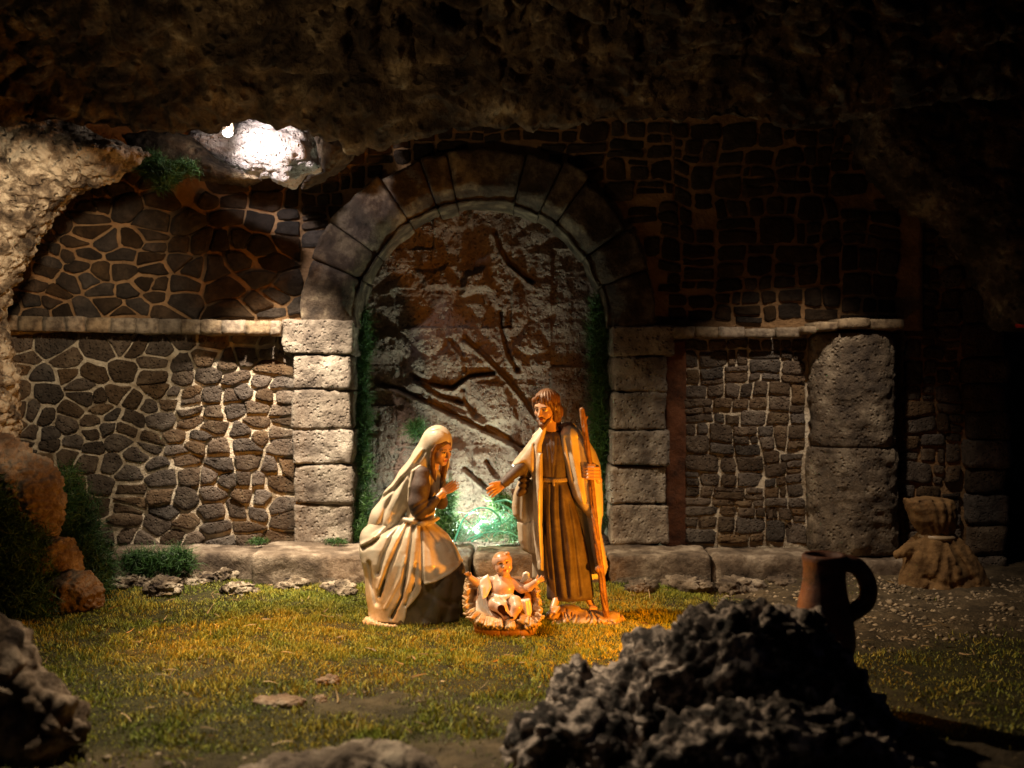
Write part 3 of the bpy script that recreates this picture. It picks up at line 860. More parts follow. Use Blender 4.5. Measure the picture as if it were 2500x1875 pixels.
# profile (y, z-above-lip): front face from high front, down to the lip, then up and back into the hollow
pr = np.array([(4.7, 2.3), (5.1, 1.75), (5.6, 1.25), (6.1, 0.82), (6.5, 0.42), (6.78, 0.12), (6.9, 0.0), (6.98, 0.12), (7.06, 0.7), (7.4, 1.1), (8.3, 1.1), (9.9, 1.15)])
sl_ = np.concatenate([[0], np.cumsum(np.hypot(*np.diff(pr, axis=0).T))]); sl_ /= sl_[-1]
tt = np.interp(np.linspace(0, 1, NV), [0, 0.82, 1], [0, 0.62, 1])
py_, pz_ = np.interp(tt, sl_, pr[:, 0]), np.interp(tt, sl_, pr[:, 1])
GX = np.repeat(us, NV).reshape(NU, NV); lipz = np.interp(us, lx, lz_)
GY = np.tile(py_, (NU, 1)); GZ = lipz[:, None] + np.tile(pz_, (NU, 1))
V = np.stack([GX.ravel(), GY.ravel(), GZ.ravel()], 1); Q = grid_faces(NU, NV)[:, ::-1]
n_ = normals(V, [Q]);
if n_[:, 2].mean() > 0: pass
fade = 0.35 + 0.65 * np.clip(np.abs(V[:, 1] - YL) / 0.5, 0, 1)
dsp = crag(V, 4.0, 1.0) * 0.5 * fade
V = V + n_ * dsp[:, None]
for lp_ in ((-2.0, 7.42, 3.93), (-2.15, 7.85, 3.9), (2.3, 7.6, 3.95), (-1.7, 5.6, 4.1), (-1.7, 5.0, 4.2)):      # hollows that hold the lamps
    dl = V - np.array(lp_); rl_ = np.linalg.norm(dl, axis=1); V += np.where((rl_ < .32)[:, None], dl / rl_[:, None] * (.32 - rl_)[:, None], 0) * (dl[:, 2:] > -.1)
ntop = NU * NV
# close the top with a slab so that it has thickness
Vt = V.reshape(NU, NV, 3).copy(); Vt[:, :, 2] = np.maximum(Vt[:, :, 2] + 0.8, 6.6)
ring = np.concatenate([np.arange(NU) * NV, (NU - 1) * NV + np.arange(1, NV), np.arange(NU - 2, -1, -1) * NV + NV - 1, np.arange(NV - 2, 0, -1)])
Vr = V[ring].copy(); Vr[:, 2] = 6.8; Vr[:, 1] = np.where(Vr[:, 1] < 5, 4.5, Vr[:, 1])
V = np.concatenate([V, Vr]); nb = len(ring); i_ = np.arange(nb); j_ = (i_ + 1) % nb
roof = obj('cave_roof', mesh_np('cave_roof', V, [Q, np.stack([ring[i_], ring[j_], ntop + j_, ntop + i_], 1)]), M['roof'])
tag(roof, kind='structure')

# ------------------------------------------------------------------ rocks from traced outlines with real thickness
def pumice(p, seed=0.0, f=1.0):
    q = p + seed; wq = q + 0.10 * np.stack([fbm(q, 4, 2), fbm(q + 9, 4, 2), fbm(q + 31, 4, 2)], 1)
    v1, v2 = worley(wq, 7.5 * f); x1, x2 = worley(wq, 17 * f)
    return 0.5 * fbm(q, 2.2, 3) + 0.75 * (0.5 - v1) + 0.5 * (0.5 - x1) - 0.45 * np.clip(fbm(q, 6, 2), 0, 1) - .2


def rock_from_outline(name, poly, Y0, T, Rr, m, label, step=9, amp=16, cf=1.0, seed=0.0, dc=0.0, cat='rock', group=None, sm=True, place_f=None, extra=None):
    """poly in photo pixels at distance Y0; thickness T and rounding in the same pixels"""
    p = np.array(poly, float); pad = amp * 2 + 20
    f = Fld((p[:, 0].min() - pad, p[:, 0].max() + pad), (-T - pad, T + pad), (p[:, 1].min() - pad, p[:, 1].max() + pad), step)
    f.F[:] = 200
    f.puff(poly, dc, T, Rr, k=0)
    if extra: extra(f)
    V, Q = surface_nets(f.F, f.u, f.d, f.v); Q = Q[:, ::-1]
    k = Y0 / F
    A = np.stack([(V[:, 0] - 1250) * k, Y0 + V[:, 1] * k, CAMZ - (V[:, 2] - 937.5) * k], 1)
    # one round of smoothing for the grid steps, then crags
    n_ = normals(A, [Q]); A = A + n_ * ((pumice if m.name.startswith('pumice') else crag)(A, seed, cf) * amp * k)[:, None]
    c = np.array([A[:, 0].mean(), Y0, A[:, 2].min()])
    o = obj(name, mesh_np(name, A - c, [Q]), m, None, c)
    return tag(o, label, cat, group)


rock_from_outline('rock_arch', [(-160, 200), (0, 235), (90, 238), (170, 290), (245, 340), (320, 362), (375, 380), (310, 410), (240, 436), (175, 462), (115, 510), (66, 580), (34, 650), (8, 720), (-8, 780), (8, 850), (22, 920), (24, 1010), (15, 1080), (-30, 1120), (-160, 1120)],
                  8.0, 130, 100, M['pale_rock'], 'pale pitted rock arching over the left wall and down its edge', 5, 48, 1.5, 2.0)
rock_from_outline('rock_column', [(-60, 1060), (30, 1070), (70, 1110), (110, 1130), (142, 1170), (152, 1230), (140, 1290), (120, 1322), (75, 1318), (40, 1240), (15, 1180), (-60, 1140)],
                  7.9, 60, 55, M['warm_rock'], 'tall tan boulder jutting out below the pale rock arch', 4, 34, 3.0, 5.0)
rock_from_outline('boulder', [(68, 1328), (110, 1318), (165, 1312), (186, 1350), (192, 1398), (150, 1405), (95, 1415), (78, 1375)],
                  7.85, 48, 30, M['warm_rock'], 'squarish tan boulder between tall boulder and grass at the left', 3.5, 20, 3.5, 7.0, group='stacked boulders at the left edge')
rock_from_outline('boulder', [(120, 1420), (170, 1398), (215, 1396), (248, 1440), (240, 1485), (160, 1500), (110, 1490)],
                  7.7, 48, 30, M['warm_rock'], 'lowest tan boulder resting on the grass beside dark moss', 3.5, 20, 3.5, 9.0, group='stacked boulders at the left edge')
rock_from_outline('lit_boulder', [(440, 345), (520, 300), (620, 296), (700, 305), (762, 325), (774, 370), (786, 420), (745, 424), (716, 458), (690, 452), (655, 430), (600, 425), (540, 402), (480, 372)],
                  8.75, 75, 60, M['white_rock'], 'brilliantly lit white rock in the roof hollow beside a bare lamp', 4, 20, 2.0, 11.0)
rock_from_outline('hanging_rock', [(300, 330), (400, 318), (470, 335), (540, 398), (600, 425), (650, 440), (600, 452), (500, 440), (420, 425), (330, 400)],
                  8.5, 50, 40, M['roof'], 'dark rock ledge hanging below the lit hollow', 4.5, 16, 2.0, 13.0)
rock_from_outline('hanging_rock', [(760, 300), (860, 300), (880, 352), (860, 385), (815, 425), (770, 450), (735, 462), (760, 430), (792, 420), (778, 372)],
                  8.5, 50, 36, M['roof'], 'dark olive rock shoulder right of the lit hollow, above the arch', 4.5, 16, 2.0, 14.0)
# craggy dark rock mass at the right edge above the sack
rock_from_outline('rock_mass', [(2075, 250), (2250, 200), (2700, 200), (2700, 800), (2440, 800), (2380, 640), (2300, 560), (2160, 470), (2090, 380)],
                  8.3, 110, 90, M['roof'], 'black craggy rock mass hanging at the upper right', 10, 45, 1.2, 17.0)
# foreground
rock_from_outline('foreground_rock', [(1310, 1960), (1290, 1760), (1330, 1720), (1345, 1670), (1400, 1615), (1450, 1630), (1500, 1610), (1550, 1560), (1620, 1525), (1670, 1500), (1720, 1482), (1790, 1470), (1880, 1470), (1950, 1480),
                  (2010, 1500), (2080, 1600), (2150, 1690), (2230, 1780), (2330, 1850), (2400, 1960)],
                  5.0, 150, 140, M['pumice'], 'craggy pumice rock in the right foreground, highlights and black interior in its colour', 5, 66, 1.0, 21.0)
rock_from_outline('foreground_rock', [(1420, 2010), (1500, 1850), (1640, 1750), (1850, 1700), (2050, 1710), (2200, 1790), (2330, 1880), (2400, 2010)],
                  4.45, 110, 100, M['pumice'], 'nearest pumice, added for the black shadow along the bottom edge in front of the jug', 6, 62, 1.0, 41.0)  # extra rock added to fill the shadowed lower right with darkness
rock_from_outline('foreground_rock', [(1180, 1990), (1230, 1790), (1290, 1720), (1350, 1690), (1440, 1700), (1560, 1790), (1620, 1990)],
                  4.55, 110, 100, M['pumice'], 'lower grey lump of pumice at the bottom centre right', 5, 60, 1.0, 23.0)
rock_from_outline('foreground_rock', [(-120, 1440), (-10, 1470), (40, 1540), (100, 1590), (140, 1640), (190, 1690), (232, 1750), (240, 1800), (180, 1850), (120, 1960), (-120, 1960)],
                  4.7, 110, 95, M['brown_pumice'], 'blurred tan and black rock in the lower left corner', 5, 75, .6, 27.0)

# ------------------------------------------------------------------ ground
def hz(x, y):
    """ground height"""
    p = np.stack([x, y, 0 * x], 1)
    h = 0.05 * fbm(p, 0.7, 3) + 0.018 * fbm(p, 3.1, 3) - 0.01
    h = h + np.clip((y - 8.0) / 1.0, 0, 1) * 0.04
    fig = np.exp(-(((x + 0.15) / 1.3) ** 2 + ((y - 7.1) / 0.6) ** 2) ** 2)
    return h * (1 - fig)


def dirtmask(x, y):
    """1 = bare earth, 0 = turf"""
    p = np.stack([x, y, 0 * x + 4], 1); n = fbm(p, 1.5, 4)
    right = np.clip((x - 1.35 + 0.25 * (8.6 - y)) / 0.9, 0, 1) * np.clip((y - 6.35) / 0.6, 0, 1)
    front = np.clip((4.95 - y) / 0.3, 0, 1)
    spot = np.exp(-(((x + 1.15) / 0.5) ** 2 + ((y - 5.35) / 0.35) ** 2))
    return np.clip(1.3 * right + front + spot * 0.9 + 0.9 * n - 0.25, 0, 1)


nx_, ny_ = 300, 220
gx = np.linspace(-7.5, 7.5, nx_); gy = np.concatenate([np.linspace(2.2, 9.3, ny_ - 6), np.linspace(9.5, 11.5, 6)])
GX, GY = np.meshgrid(gx, gy, indexing='ij'); xx, yy = GX.ravel(), GY.ravel()
zz = hz(xx, yy); dm = dirtmask(xx, yy)
pp = np.stack([xx, yy, zz], 1)
zz = zz + dm * (0.035 * fbm(pp, 5, 4, 0.6, True) + 0.015 * fbm(pp, 13, 2))
far = np.clip((np.hypot(xx, yy - 6) - 9) / 3, 0, 1)
green = np.array([0.045, 0.040, 0.010]); earth = np.array([0.16, 0.115, 0.065])
n_ = fbm(pp, 4, 3)[:, None]
cc = green * (1 - dm[:, None]) + earth * dm[:, None] * (0.75 + 0.5 * n_)
gr = obj('ground', mesh_np('ground', np.stack([xx, yy, zz], 1), [grid_faces(nx_, ny_)], True, np.clip(cc, 0.005, 1)), M['ground'])
tag(gr, kind='structure')


def ribbons(base, dirs, L, wd, col, bend=0.4, segs=2, rng=RNG, curl=0.0):
    """thin blades: base (n,3), dirs (n,3), lengths, widths; returns v, quads, tris, colours"""
    n = len(base); side = np.cross(dirs, rng.normal(size=(n, 3))); side /= np.linalg.norm(side, axis=1, keepdims=True)
    bd = np.cross(dirs, side); V = []; C = []
    ang = np.zeros(n); p = base.copy(); d = dirs.copy()
    for s in range(segs + 1):
        wv = wd * (1 - 0.85 * s / segs)
        V.append(p - side * wv[:, None] / 2); V.append(p + side * wv[:, None] / 2)
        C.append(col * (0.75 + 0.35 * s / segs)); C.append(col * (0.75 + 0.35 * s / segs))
        p = p + d * (L / segs)[:, None]
        d = d + bd * bend + curl * rng.normal(size=(n, 3)); d /= np.linalg.norm(d, axis=1, keepdims=True)
        if s == 0: bend_keep = bend
    V = np.stack(V, 1); C = np.stack(C, 1); k = 2 * (segs + 1)
    b0 = (np.arange(n) * k)[:, None]; q = []
    for s in range(segs): q.append(b0 + np.array([[2 * s, 2 * s + 1, 2 * s + 3, 2 * s + 2]]))
    return V.reshape(-1, 3), np.concatenate(q), C.reshape(-1, 3)


# turf
def scatter_turf(n, x0, x1, y0, y1):
    x = RNG.uniform(x0, x1, n); y = RNG.uniform(y0, y1, n)
    d = dirtmask(x, y); keep = RNG.random(n) > d * 1.15
    return x[keep], y[keep]
bx, by = [], []
for a in ((150000, -4.6, 1.9, 4.3, 8.6), (70000, -2.2, 1.6, 6.2, 8.5), (26000, 0.8, 4.6, 4.3, 7.4), (9000, 1.4, 4.8, 7.2, 8.6)):
    x, y = scatter_turf(*a); bx.append(x); by.append(y)
x = np.concatenate(bx); y = np.concatenate(by); n = len(x)
z = hz(x, y) - 0.004
pn = np.stack([x, y, 0 * x], 1)
t = fbm(pn, 2.2, 3); t2 = RNG.random(n)
cA = np.array([0.25, 0.30, 0.035]); cB = np.array([0.48, 0.38, 0.05]); cD = np.array([0.12, 0.16, 0.025])
mixv = np.clip(0.5 + 1.1 * t + 0.6 * fbm(pn, 9, 2) + 0.5 * (t2 - 0.5), 0, 1)[:, None]
col = cA * (1 - mixv) + cB * mixv; col = np.where((t2 < 0.25)[:, None], cD, col)
d = np.stack([RNG.normal(0, .45, n), RNG.normal(0, .45, n), np.ones(n)], 1); d /= np.linalg.norm(d, axis=1, keepdims=True)
L = RNG.uniform(0.015, 0.042, n) * (0.9 + 0.9 * np.clip(fbm(pn, 7, 2), -.7, 1))
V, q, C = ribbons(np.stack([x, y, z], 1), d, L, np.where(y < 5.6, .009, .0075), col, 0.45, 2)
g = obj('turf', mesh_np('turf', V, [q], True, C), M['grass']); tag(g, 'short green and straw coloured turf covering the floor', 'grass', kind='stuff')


# straws and dead leaves dropped on the turf
x = RNG.uniform(-4.3, 3.5, 650); y = RNG.uniform(4.4, 8.5, 650); n = len(x); a = RNG.uniform(0, 6.28, n)
d = np.stack([np.cos(a), np.sin(a), RNG.uniform(.0, .35, n)], 1)
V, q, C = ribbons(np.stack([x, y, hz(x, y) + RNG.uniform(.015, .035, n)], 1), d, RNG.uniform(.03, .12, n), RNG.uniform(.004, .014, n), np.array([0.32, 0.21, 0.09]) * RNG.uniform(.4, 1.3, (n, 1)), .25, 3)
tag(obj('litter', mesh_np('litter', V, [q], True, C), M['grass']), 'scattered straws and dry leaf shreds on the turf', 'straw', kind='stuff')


# loose gravel on the bare earth
def gravel(n, x0, x1, y0, y1, smin, smax):
    x = RNG.uniform(x0, x1, n); y = RNG.uniform(y0, y1, n); keep = RNG.random(n) < dirtmask(x, y) * 1.1 - 0.25
    x, y = x[keep], y[keep]; n = len(x); s = RNG.uniform(smin, smax, n) ** 1.0; s = s * RNG.random(n) ** 1.5 + smin * 0.5
    B = np.array([(1, 0, 0), (-1, 0, 0), (0, 1, 0), (0, -1, 0), (0, 0, 1), (0, 0, -1)], float)
    T = np.array([(0, 2, 4), (2, 1, 4), (1, 3, 4), (3, 0, 4), (2, 0, 5), (1, 2, 5), (3, 1, 5), (0, 3, 5)])
    V = B[None] * s[:, None, None] * RNG.uniform(.6, 1.5, (n, 1, 3)) * (1, 1, .6) + RNG.normal(0, .15, (n, 6, 3)) * s[:, None, None]
    a = RNG.uniform(0, 6.28, n); c_, s_ = np.cos(a)[:, None], np.sin(a)[:, None]
    X = V[:, :, 0] * c_ - V[:, :, 1] * s_; Y = V[:, :, 0] * s_ + V[:, :, 1] * c_
    V = np.stack([X + x[:, None], Y + y[:, None], V[:, :, 2] + (hz(x, y) + .2 * s)[:, None]], 2).reshape(-1, 3)
    F_ = (np.arange(n)[:, None, None] * 6 + T[None]).reshape(-1, 3)
    cc = np.repeat(np.array([0.30, 0.23, 0.15]) * RNG.uniform(.4, 1.3, (n, 1)), 6, 0)
    return V, F_, cc
g1_ = gravel(16000, 1.2, 5.2, 5.6, 8.7, .008, .03); g2_ = gravel(9000, -4.5, 2, 4.2, 8.6, .008, .03)
o = obj('gravel', mesh_np('gravel', np.concatenate([g1_[0], g2_[0]]), [np.concatenate([g1_[1], g2_[1] + len(g1_[0])])], False, np.concatenate([g1_[2], g2_[2]])), mat('gravel_stone', attr=True, rough=.85))
tag(o, 'loose tan gravel and crumbs on the bare earth', 'gravel', kind='stuff')

# small stones lying in the turf
def pebble(name, px, py, sx, sy, sz, m, label, seed, group=None, Y=None):
    Yg = CAMZ * F / (py - 937.5) if Y is None else Y
    c = P(px, py, Yg); V, Qs = box_grid(22, 18, 10); A = V / np.linalg.norm(V, axis=1, keepdims=True) ** 0.75
    A = A * (sx / 2, sy / 2, sz / 2); nn = A / np.linalg.norm(A, axis=1, keepdims=True)
    A = A + nn * (crag(A + seed, seed, 4.0 if sx < .6 else 2.5) * min(sx, sy, sz) * 1.25)[:, None]
    o = obj(name, mesh_np(name, A, [Qs]), m, None, (c[0], c[1], max(c[2], 0) + sz * 0.22)); o.rotation_euler = (0, 0, seed)
    return tag(o, label, 'stone', group)
G1 = 'flat stones lying in the turf'
for i, (px, py, sx, sy, sz, mm, lab) in enumerate([
        (330, 1432, .42, .34, .13, 'pale_rock', 'flat pale stone at the foot of the left kerb, beside the dark moss'),
        (400, 1445, .38, .25, .12, 'pale_rock', 'cracked pale stone second from the moss in front of the left kerb'),
        (480, 1425, .46, .26, .12, 'pale_rock', 'broad pale stone in the middle of the left kerb row'),
        (545, 1418, .35, .22, .12, 'pale_rock', 'greyish stone partly grown over, under the left kerb slab'),
        (585, 1448, .30, .18, .10, 'pale_rock', 'low stone half sunk in grass below the thick kerb slab'),
        (720, 1432, .34, .2, .08, 'pale_rock', 'small crumbly stone in the turf left of the kneeling woman'),
        (830, 1445, .42, .2, .09, 'pale_rock', 'pale crumbly stone just behind the kneeling woman'),
        (800, 1668, .15, .10, .05, 'warm_rock', 'small brown stone in the middle of the lawn, uppermost of three'),
        (782, 1712, .12, .10, .05, 'warm_rock', 'small round tan stone in the lawn under the uppermost brown one'),
        (680, 1722, .30, .16, .06, 'warm_rock', 'wide tan stone lying flat in the front lawn'),
        (1560, 1442, .36, .24, .12, 'slab', 'lumpy brown stone at the grass edge right of the standing man'),
        (1680, 1436, .44, .24, .12, 'slab', 'rough grey brown stone before the right kerb slab'),
        (1800, 1440, .40, .3, .13, 'slab', 'rough stone on the bare earth near the jug'),
        (1905, 1425, .34, .22, .10, 'slab', 'earthy stone beside the terracotta jug, in front of the pillar')]):
    pebble('flat_stone', px, py, sx, sy, sz, M[mm], lab, 1.3 * i + .7, G1)
rock_from_outline('foreground_rock', [(440, 2010), (560, 1890), (660, 1855), (760, 1840), (880, 1812), (980, 1822), (1060, 1860), (1130, 2010)], 4.3, 90, 80, M['slab'], 'low grey ledge of rock blurred at the bottom edge below the lawn', 5, 36, 2.2, 31.0)


# ------------------------------------------------------------------ moss
def moss(name, centers, n, size, label, group='clumps of green moss', L=(0.06, 0.17), wd=0.0065, bright=1.0, curl=0.5, tint=None):
    """centers: list of (point, radii) ; curly fibres through each ellipsoid"""
    b = []; 
    tot = sum(r[0] * r[2] for _, r in centers)
    for c, r in centers:
        k = max(20, int(n * r[0] * r[2] / tot)); p = RNG.normal(size=(k, 3)); p /= np.linalg.norm(p, axis=1, keepdims=True)
        p *= (RNG.random((k, 1)) ** 0.4); lump = 1 + 0.35 * fbm(p + np.array(c), 3, 2)[:, None]
        b.append(np.array(c) + p * np.array(r) * lump)
    b = np.concatenate(b); k = len(b)
    d = RNG.normal(size=(k, 3)); d[:, 2] += 0.3; d /= np.linalg.norm(d, axis=1, keepdims=True)
    t = RNG.random((k, 1)); col = (np.array([0.012, 0.05, 0.014]) * (1 - t) + np.array([0.07, 0.17, 0.03]) * t) * bright
    if tint is not None: col = np.array(tint) * (0.5 + 0.5 * t)
    V, q, C = ribbons(b, d, RNG.uniform(*L, k), np.full(k, wd), col, 0.3, 4, curl=curl)
    # dark matted core
    o0 = V.mean(0); o = obj(name, mesh_np(name, V - o0, [q], True, C), M['moss'], None, o0)
    return tag(o, label, 'moss', group, 'stuff')
def mc(px, py, Y, rx, ry, rz): return (tuple(P(px, py, Y)), (rx, ry, rz))
moss('moss', [mc(885, 790 + 60 * i, 9.55, .07 + .02 * math.sin(i * 2), .1, .16) for i in range(7)] + [mc(880, 1150, 9.4, .1, .15, .15), mc(875, 1230, 9.35, .13, .17, .18), mc(880, 1290, 9.3, .16, .18, .14)], 9000, 1,
     'tall dark green moss strip climbing the left inner side of the arch')
moss('moss', [mc(1462, 760 + 55 * i, 9.5, .075 + .02 * math.sin(i * 1.3), .1, .16) for i in range(10)], 8000, 1, 'tall dark green moss strip down the right inner side of the arch', bright=1.1)
moss('moss', [mc(1017, 1050, 9.6, .08, .06, .08)], 700, 1, 'small tuft of moss on the carved rock above the veil')
moss('moss', [mc(190, 1300, 8.5, .2, .2, .4), mc(225, 1390, 8.3, .2, .2, .3), mc(165, 1200, 8.6, .12, .2, .25), mc(240, 1440, 8.1, .1, .15, .12)], 9000, 1, 'dark moss bank between the boulders and the left wall', bright=.7)
moss('moss', [mc(30, 1370, 7.6, .3, .25, .35), mc(60, 1480, 7.4, .22, .2, .22), mc(10, 1260, 7.7, .15, .2, .3)], 9000, 1, 'dark moss mound at the left edge below the tall boulder', bright=.7)
moss('moss', [mc(350, 1375, 8.55, .2, .1, .10), mc(430, 1372, 8.55, .16, .1, .11)], 4500, 1, 'low moss cushion against the left kerb slab', bright=.8)
moss('moss', [mc(370, 405, 8.1, .12, .12, .12), mc(410, 425, 8.05, .1, .1, .1), mc(395, 450, 8.0, .06, .08, .07), mc(450, 410, 8.15, .12, .1, .06)], 3500, 1, 'green moss hanging from the roof rock over the left wall', L=(.05, .12), bright=1.1)
moss('moss', [mc(1085, 1225, 9.15, .09, .12, .16), mc(1090, 1290, 9.1, .12, .15, .13)], 4200, 1, 'bright green moss beside the kneeling woman, lit by the green lamp', bright=1.1)
moss('moss', [mc(1225, 1230, 9.25, .1, .1, .08), mc(1255, 1290, 9.2, .05, .1, .12)], 1800, 1, 'moss under the outstretched hand, lit by the green lamp', bright=1.0)
moss('moss', [mc(820, 1322, 9.0, .12, .05, .03), mc(630, 1322, 9.0, .1, .05, .03)], 800, 1, 'thin moss line on top of the thick kerb slab', L=(.02, .05))

# ------------------------------------------------------------------ figurines
def basis(yaw, pitch, roll=0.0):
    sy, cy, sp, cp = math.sin(yaw), math.cos(yaw), math.sin(pitch), math.cos(pitch)
    fw = np.array([sy * cp, -cy * cp, sp]); X = np.array([cy, sy, 0.0]); up = np.array([sp * sy, -sp * cy, -cp])
    c, s = math.cos(roll), math.sin(roll)
    return X * c + up * s, fw, up * c - X * s      # lateral, forward, up in (u, d, v)


def head(f, c, s, B, female=False, baby=False):
    c = np.array(c, float); X, Fw, Up = B
    def q(x, y, z): return c + s * (x * X + y * Fw + z * Up)
    def e(x, y, z, r, k=0.12, op='add'): f.ell(q(x, y, z), [a * s for a in r], k * s, op, B)
    def cp(a, b, r1, r2, k=0.1, op='add'): f.cap(q(*a), q(*b), r1 * s, r2 * s, k * s, op)
    e(0, -.18, .30, (.70, .84, .72)); e(0, .12, -.20, (.56, .62, .70), .2)
    if baby:
        e(0, .1, .25, (.78, .80, .72), .2); e(.34, .42, -.34, (.30, .28, .27), .2); e(-.34, .42, -.34, (.30, .28, .27), .2); cz = -.68
    else: cz = -.80
    cp((-.08, .50, cz), (.08, .50, cz), .17, .17, .2)
    cp((-.34, .56, .20), (.34, .56, .20), .13, .13, .15)
    e(.38, .44, -.22, (.17, .2, .18), .2); e(-.38, .44, -.22, (.17, .2, .18), .2)
    for sx in (-1, 1): e(sx * .27, .80, .04, (.17, .14, .10), .10, 'sub')
    for sx in (-1, 1): e(sx * .27, .62, .04, (.13, .12, .09), .03)
    cp((0, .70, .12), (0, .90 if not baby else .82, -.24), .06, .115 if not baby else .12, .07)
    for sx in (-1, 1): e(sx * .09, .78, -.26, (.07, .09, .06), .05)
    cp((-.15, .68, -.47), (.15, .68, -.47), .05, .05, .04); cp((-.11, .69, -.57), (.11, .69, -.57), .055, .055, .04)
    e(0, .80, -.52, (.16, .06, .015), .02, 'sub')
    for sx in (-1, 1): e(sx * .68, -.08, -.02, (.07, .14, .22), .05)


def face_paint(V, c, s, B, col, base, lip=(0.42, 0.10, 0.06), brow=(0.10, 0.05, 0.025), beard=False):
    X, Fw, Up = B; r = (V - np.array(c)) / s; x, y, z = r @ X, r @ Fw, r @ Up
    fr = (y > 0.35) & (np.abs(x) < 0.7) & (np.abs(z) < 1.0)
    def put(m, k): col[m & fr] = np.array(k)
    ch = np.exp(-(((np.abs(x) - .40) / .17) ** 2 + ((z + .26) / .15) ** 2)) * fr
    col[:] = col * (1 - .35 * ch[:, None]) + np.array([0.62, 0.25, 0.15]) * .35 * ch[:, None]
    put((np.abs(np.abs(x) - .28) < .18) & (np.abs(z - .25 + .3 * (np.abs(x) - .28) ** 2 * 3) < .035), brow)
    put((np.abs(np.abs(x) - .27) < .13) & (np.abs(z - .04) < .055), (0.6, 0.5, 0.42))
    put((np.abs(np.abs(x) - .27) < .15) & (np.abs(z - .10) < .032), brow)
    put((np.hypot(np.abs(x) - .27, z - .045) < .062), (0.03, 0.018, 0.012))
    put((np.abs(x) < .17 - .5 * np.abs(z + .52)) & (np.abs(z + .52) < .09), lip)


def unit(a): a = np.array(a, float); return a / np.linalg.norm(a)


def hand(f, o, a, b, L, curl=0.35, spread=0.10, thumb=0.7, k=2.0, rs=1.0, curls=None):
    """o wrist, a towards the fingers, b towards the thumb side, fingers bend towards n = a x b"""
    o = np.array(o, float); a = unit(a); b = unit(np.array(b) - a * np.dot(a, b)); n = np.cross(a, b)
    if L == 0: return
    pl = 0.46 * L
    for t in (-.5, -.17, .17, .5):
        f.cap(o + b * t * .16 * L, o + a * pl * (0.96 - .12 * abs(t)) + b * t * .40 * L, .085 * L * rs, .078 * L * rs, k + 3)
    for i, t in enumerate((.50, .17, -.17, -.50)):
        ln = L * (0.47, .54, .50, .40)[i]; p = o + a * pl + b * t * .40 * L; d = unit(a + b * t * spread * 2)
        cu = curl if curls is None else curls[i]
        r0 = .066 * L * rs
        for sg, (fr, mult) in enumerate(((.42, .6), (.32, 1.0), (.26, 1.0))):
            an = cu * mult; d = unit(d * math.cos(an) + n * math.sin(an)); p2 = p + d * ln * fr
            f.cap(p, p2, r0 * (1 - .10 * sg), r0 * (.92 - .10 * sg), k * .5); p = p2
    p = o + a * .10 * L + b * .16 * L; d = unit(a * math.cos(thumb) + b * math.sin(thumb) + n * .3)
    for sg, fr in enumerate((.26, .22, .16)):
        p2 = p + d * L * fr; f.cap(p, p2, (.085 - .012 * sg) * L * rs, (.074 - .012 * sg) * L * rs, k); p = p2; d = unit(d + a * .25 + n * curl * .4)


SKIN = np.array([0.62, 0.36, 0.22])
def paint_of(col, *fns):
    def f(V):
        c = np.tile(np.array(col, float), (len(V), 1))
        for g in fns: g(V, c)
        return np.clip(c, 0, 1)
    return f
fig = dict(rough=0.34, spec=0.5, coat=0.25)
M['skin'] = mat('painted_skin', attr=True, colors=[(0.35, (0.86, 0.84, 0.82)), (0.6, (1, 1, 1))], nscale=9, bump=.15, bscale=50, bdist=.004, **fig)
M['cream'] = mat('painted_cream_cloth', colors=[(0.36, (0.46, 0.35, 0.23)), (0.50, (0.60, 0.50, 0.38)), (0.66, (0.72, 0.63, 0.51))], nscale=4, bump=.25, bscale=40, bdist=.006, **fig)
M['brown'] = mat('painted_brown_cloth', colors=[(0.36, (0.06, 0.038, 0.032)), (0.56, (0.105, 0.072, 0.062)), (0.7, (0.16, 0.12, 0.105))], nscale=9, bump=.5, bscale=40, bdist=.008, rough=.58, spec=.35)
M['umber'] = mat('painted_umber_cloth', colors=[(0.36, (0.05, 0.036, 0.022)), (0.6, (0.11, 0.08, 0.05))], nscale=6, bump=.3, bscale=40, bdist=.006, rough=.45, spec=.5, coat=.1)
M['hair'] = mat('painted_brown_hair', colors=[(0.36, (0.07, 0.03, 0.014)), (0.6, (0.19, 0.09, 0.045))], nscale=14, bump=.3, bscale=60, bdist=.006, rough=.45, spec=.4)
M['straw'] = mat('painted_straw', colors=[(0.36, (0.38, 0.22, 0.10)), (0.6, (0.62, 0.45, 0.27))], nscale=9, bump=.5, bscale=40, bdist=.008, rough=.45, spec=.4, coat=.1)
M['wood'] = mat('painted_wood', colors=[(0.36, (0.16, 0.07, 0.03)), (0.6, (0.33, 0.16, 0.07))], nscale=14, bump=.4, bscale=30, bdist=.008, rough=.5, spec=.4)
M['rope'] = mat('painted_rope', base=(0.30, 0.22, 0.13), rough=.4, spec=.5)
M['linen'] = mat('painted_white_cloth', colors=[(0.36, (0.60, 0.52, 0.44)), (0.6, (0.76, 0.70, 0.62))], nscale=6, bump=.15, bscale=40, bdist=.004, **fig)


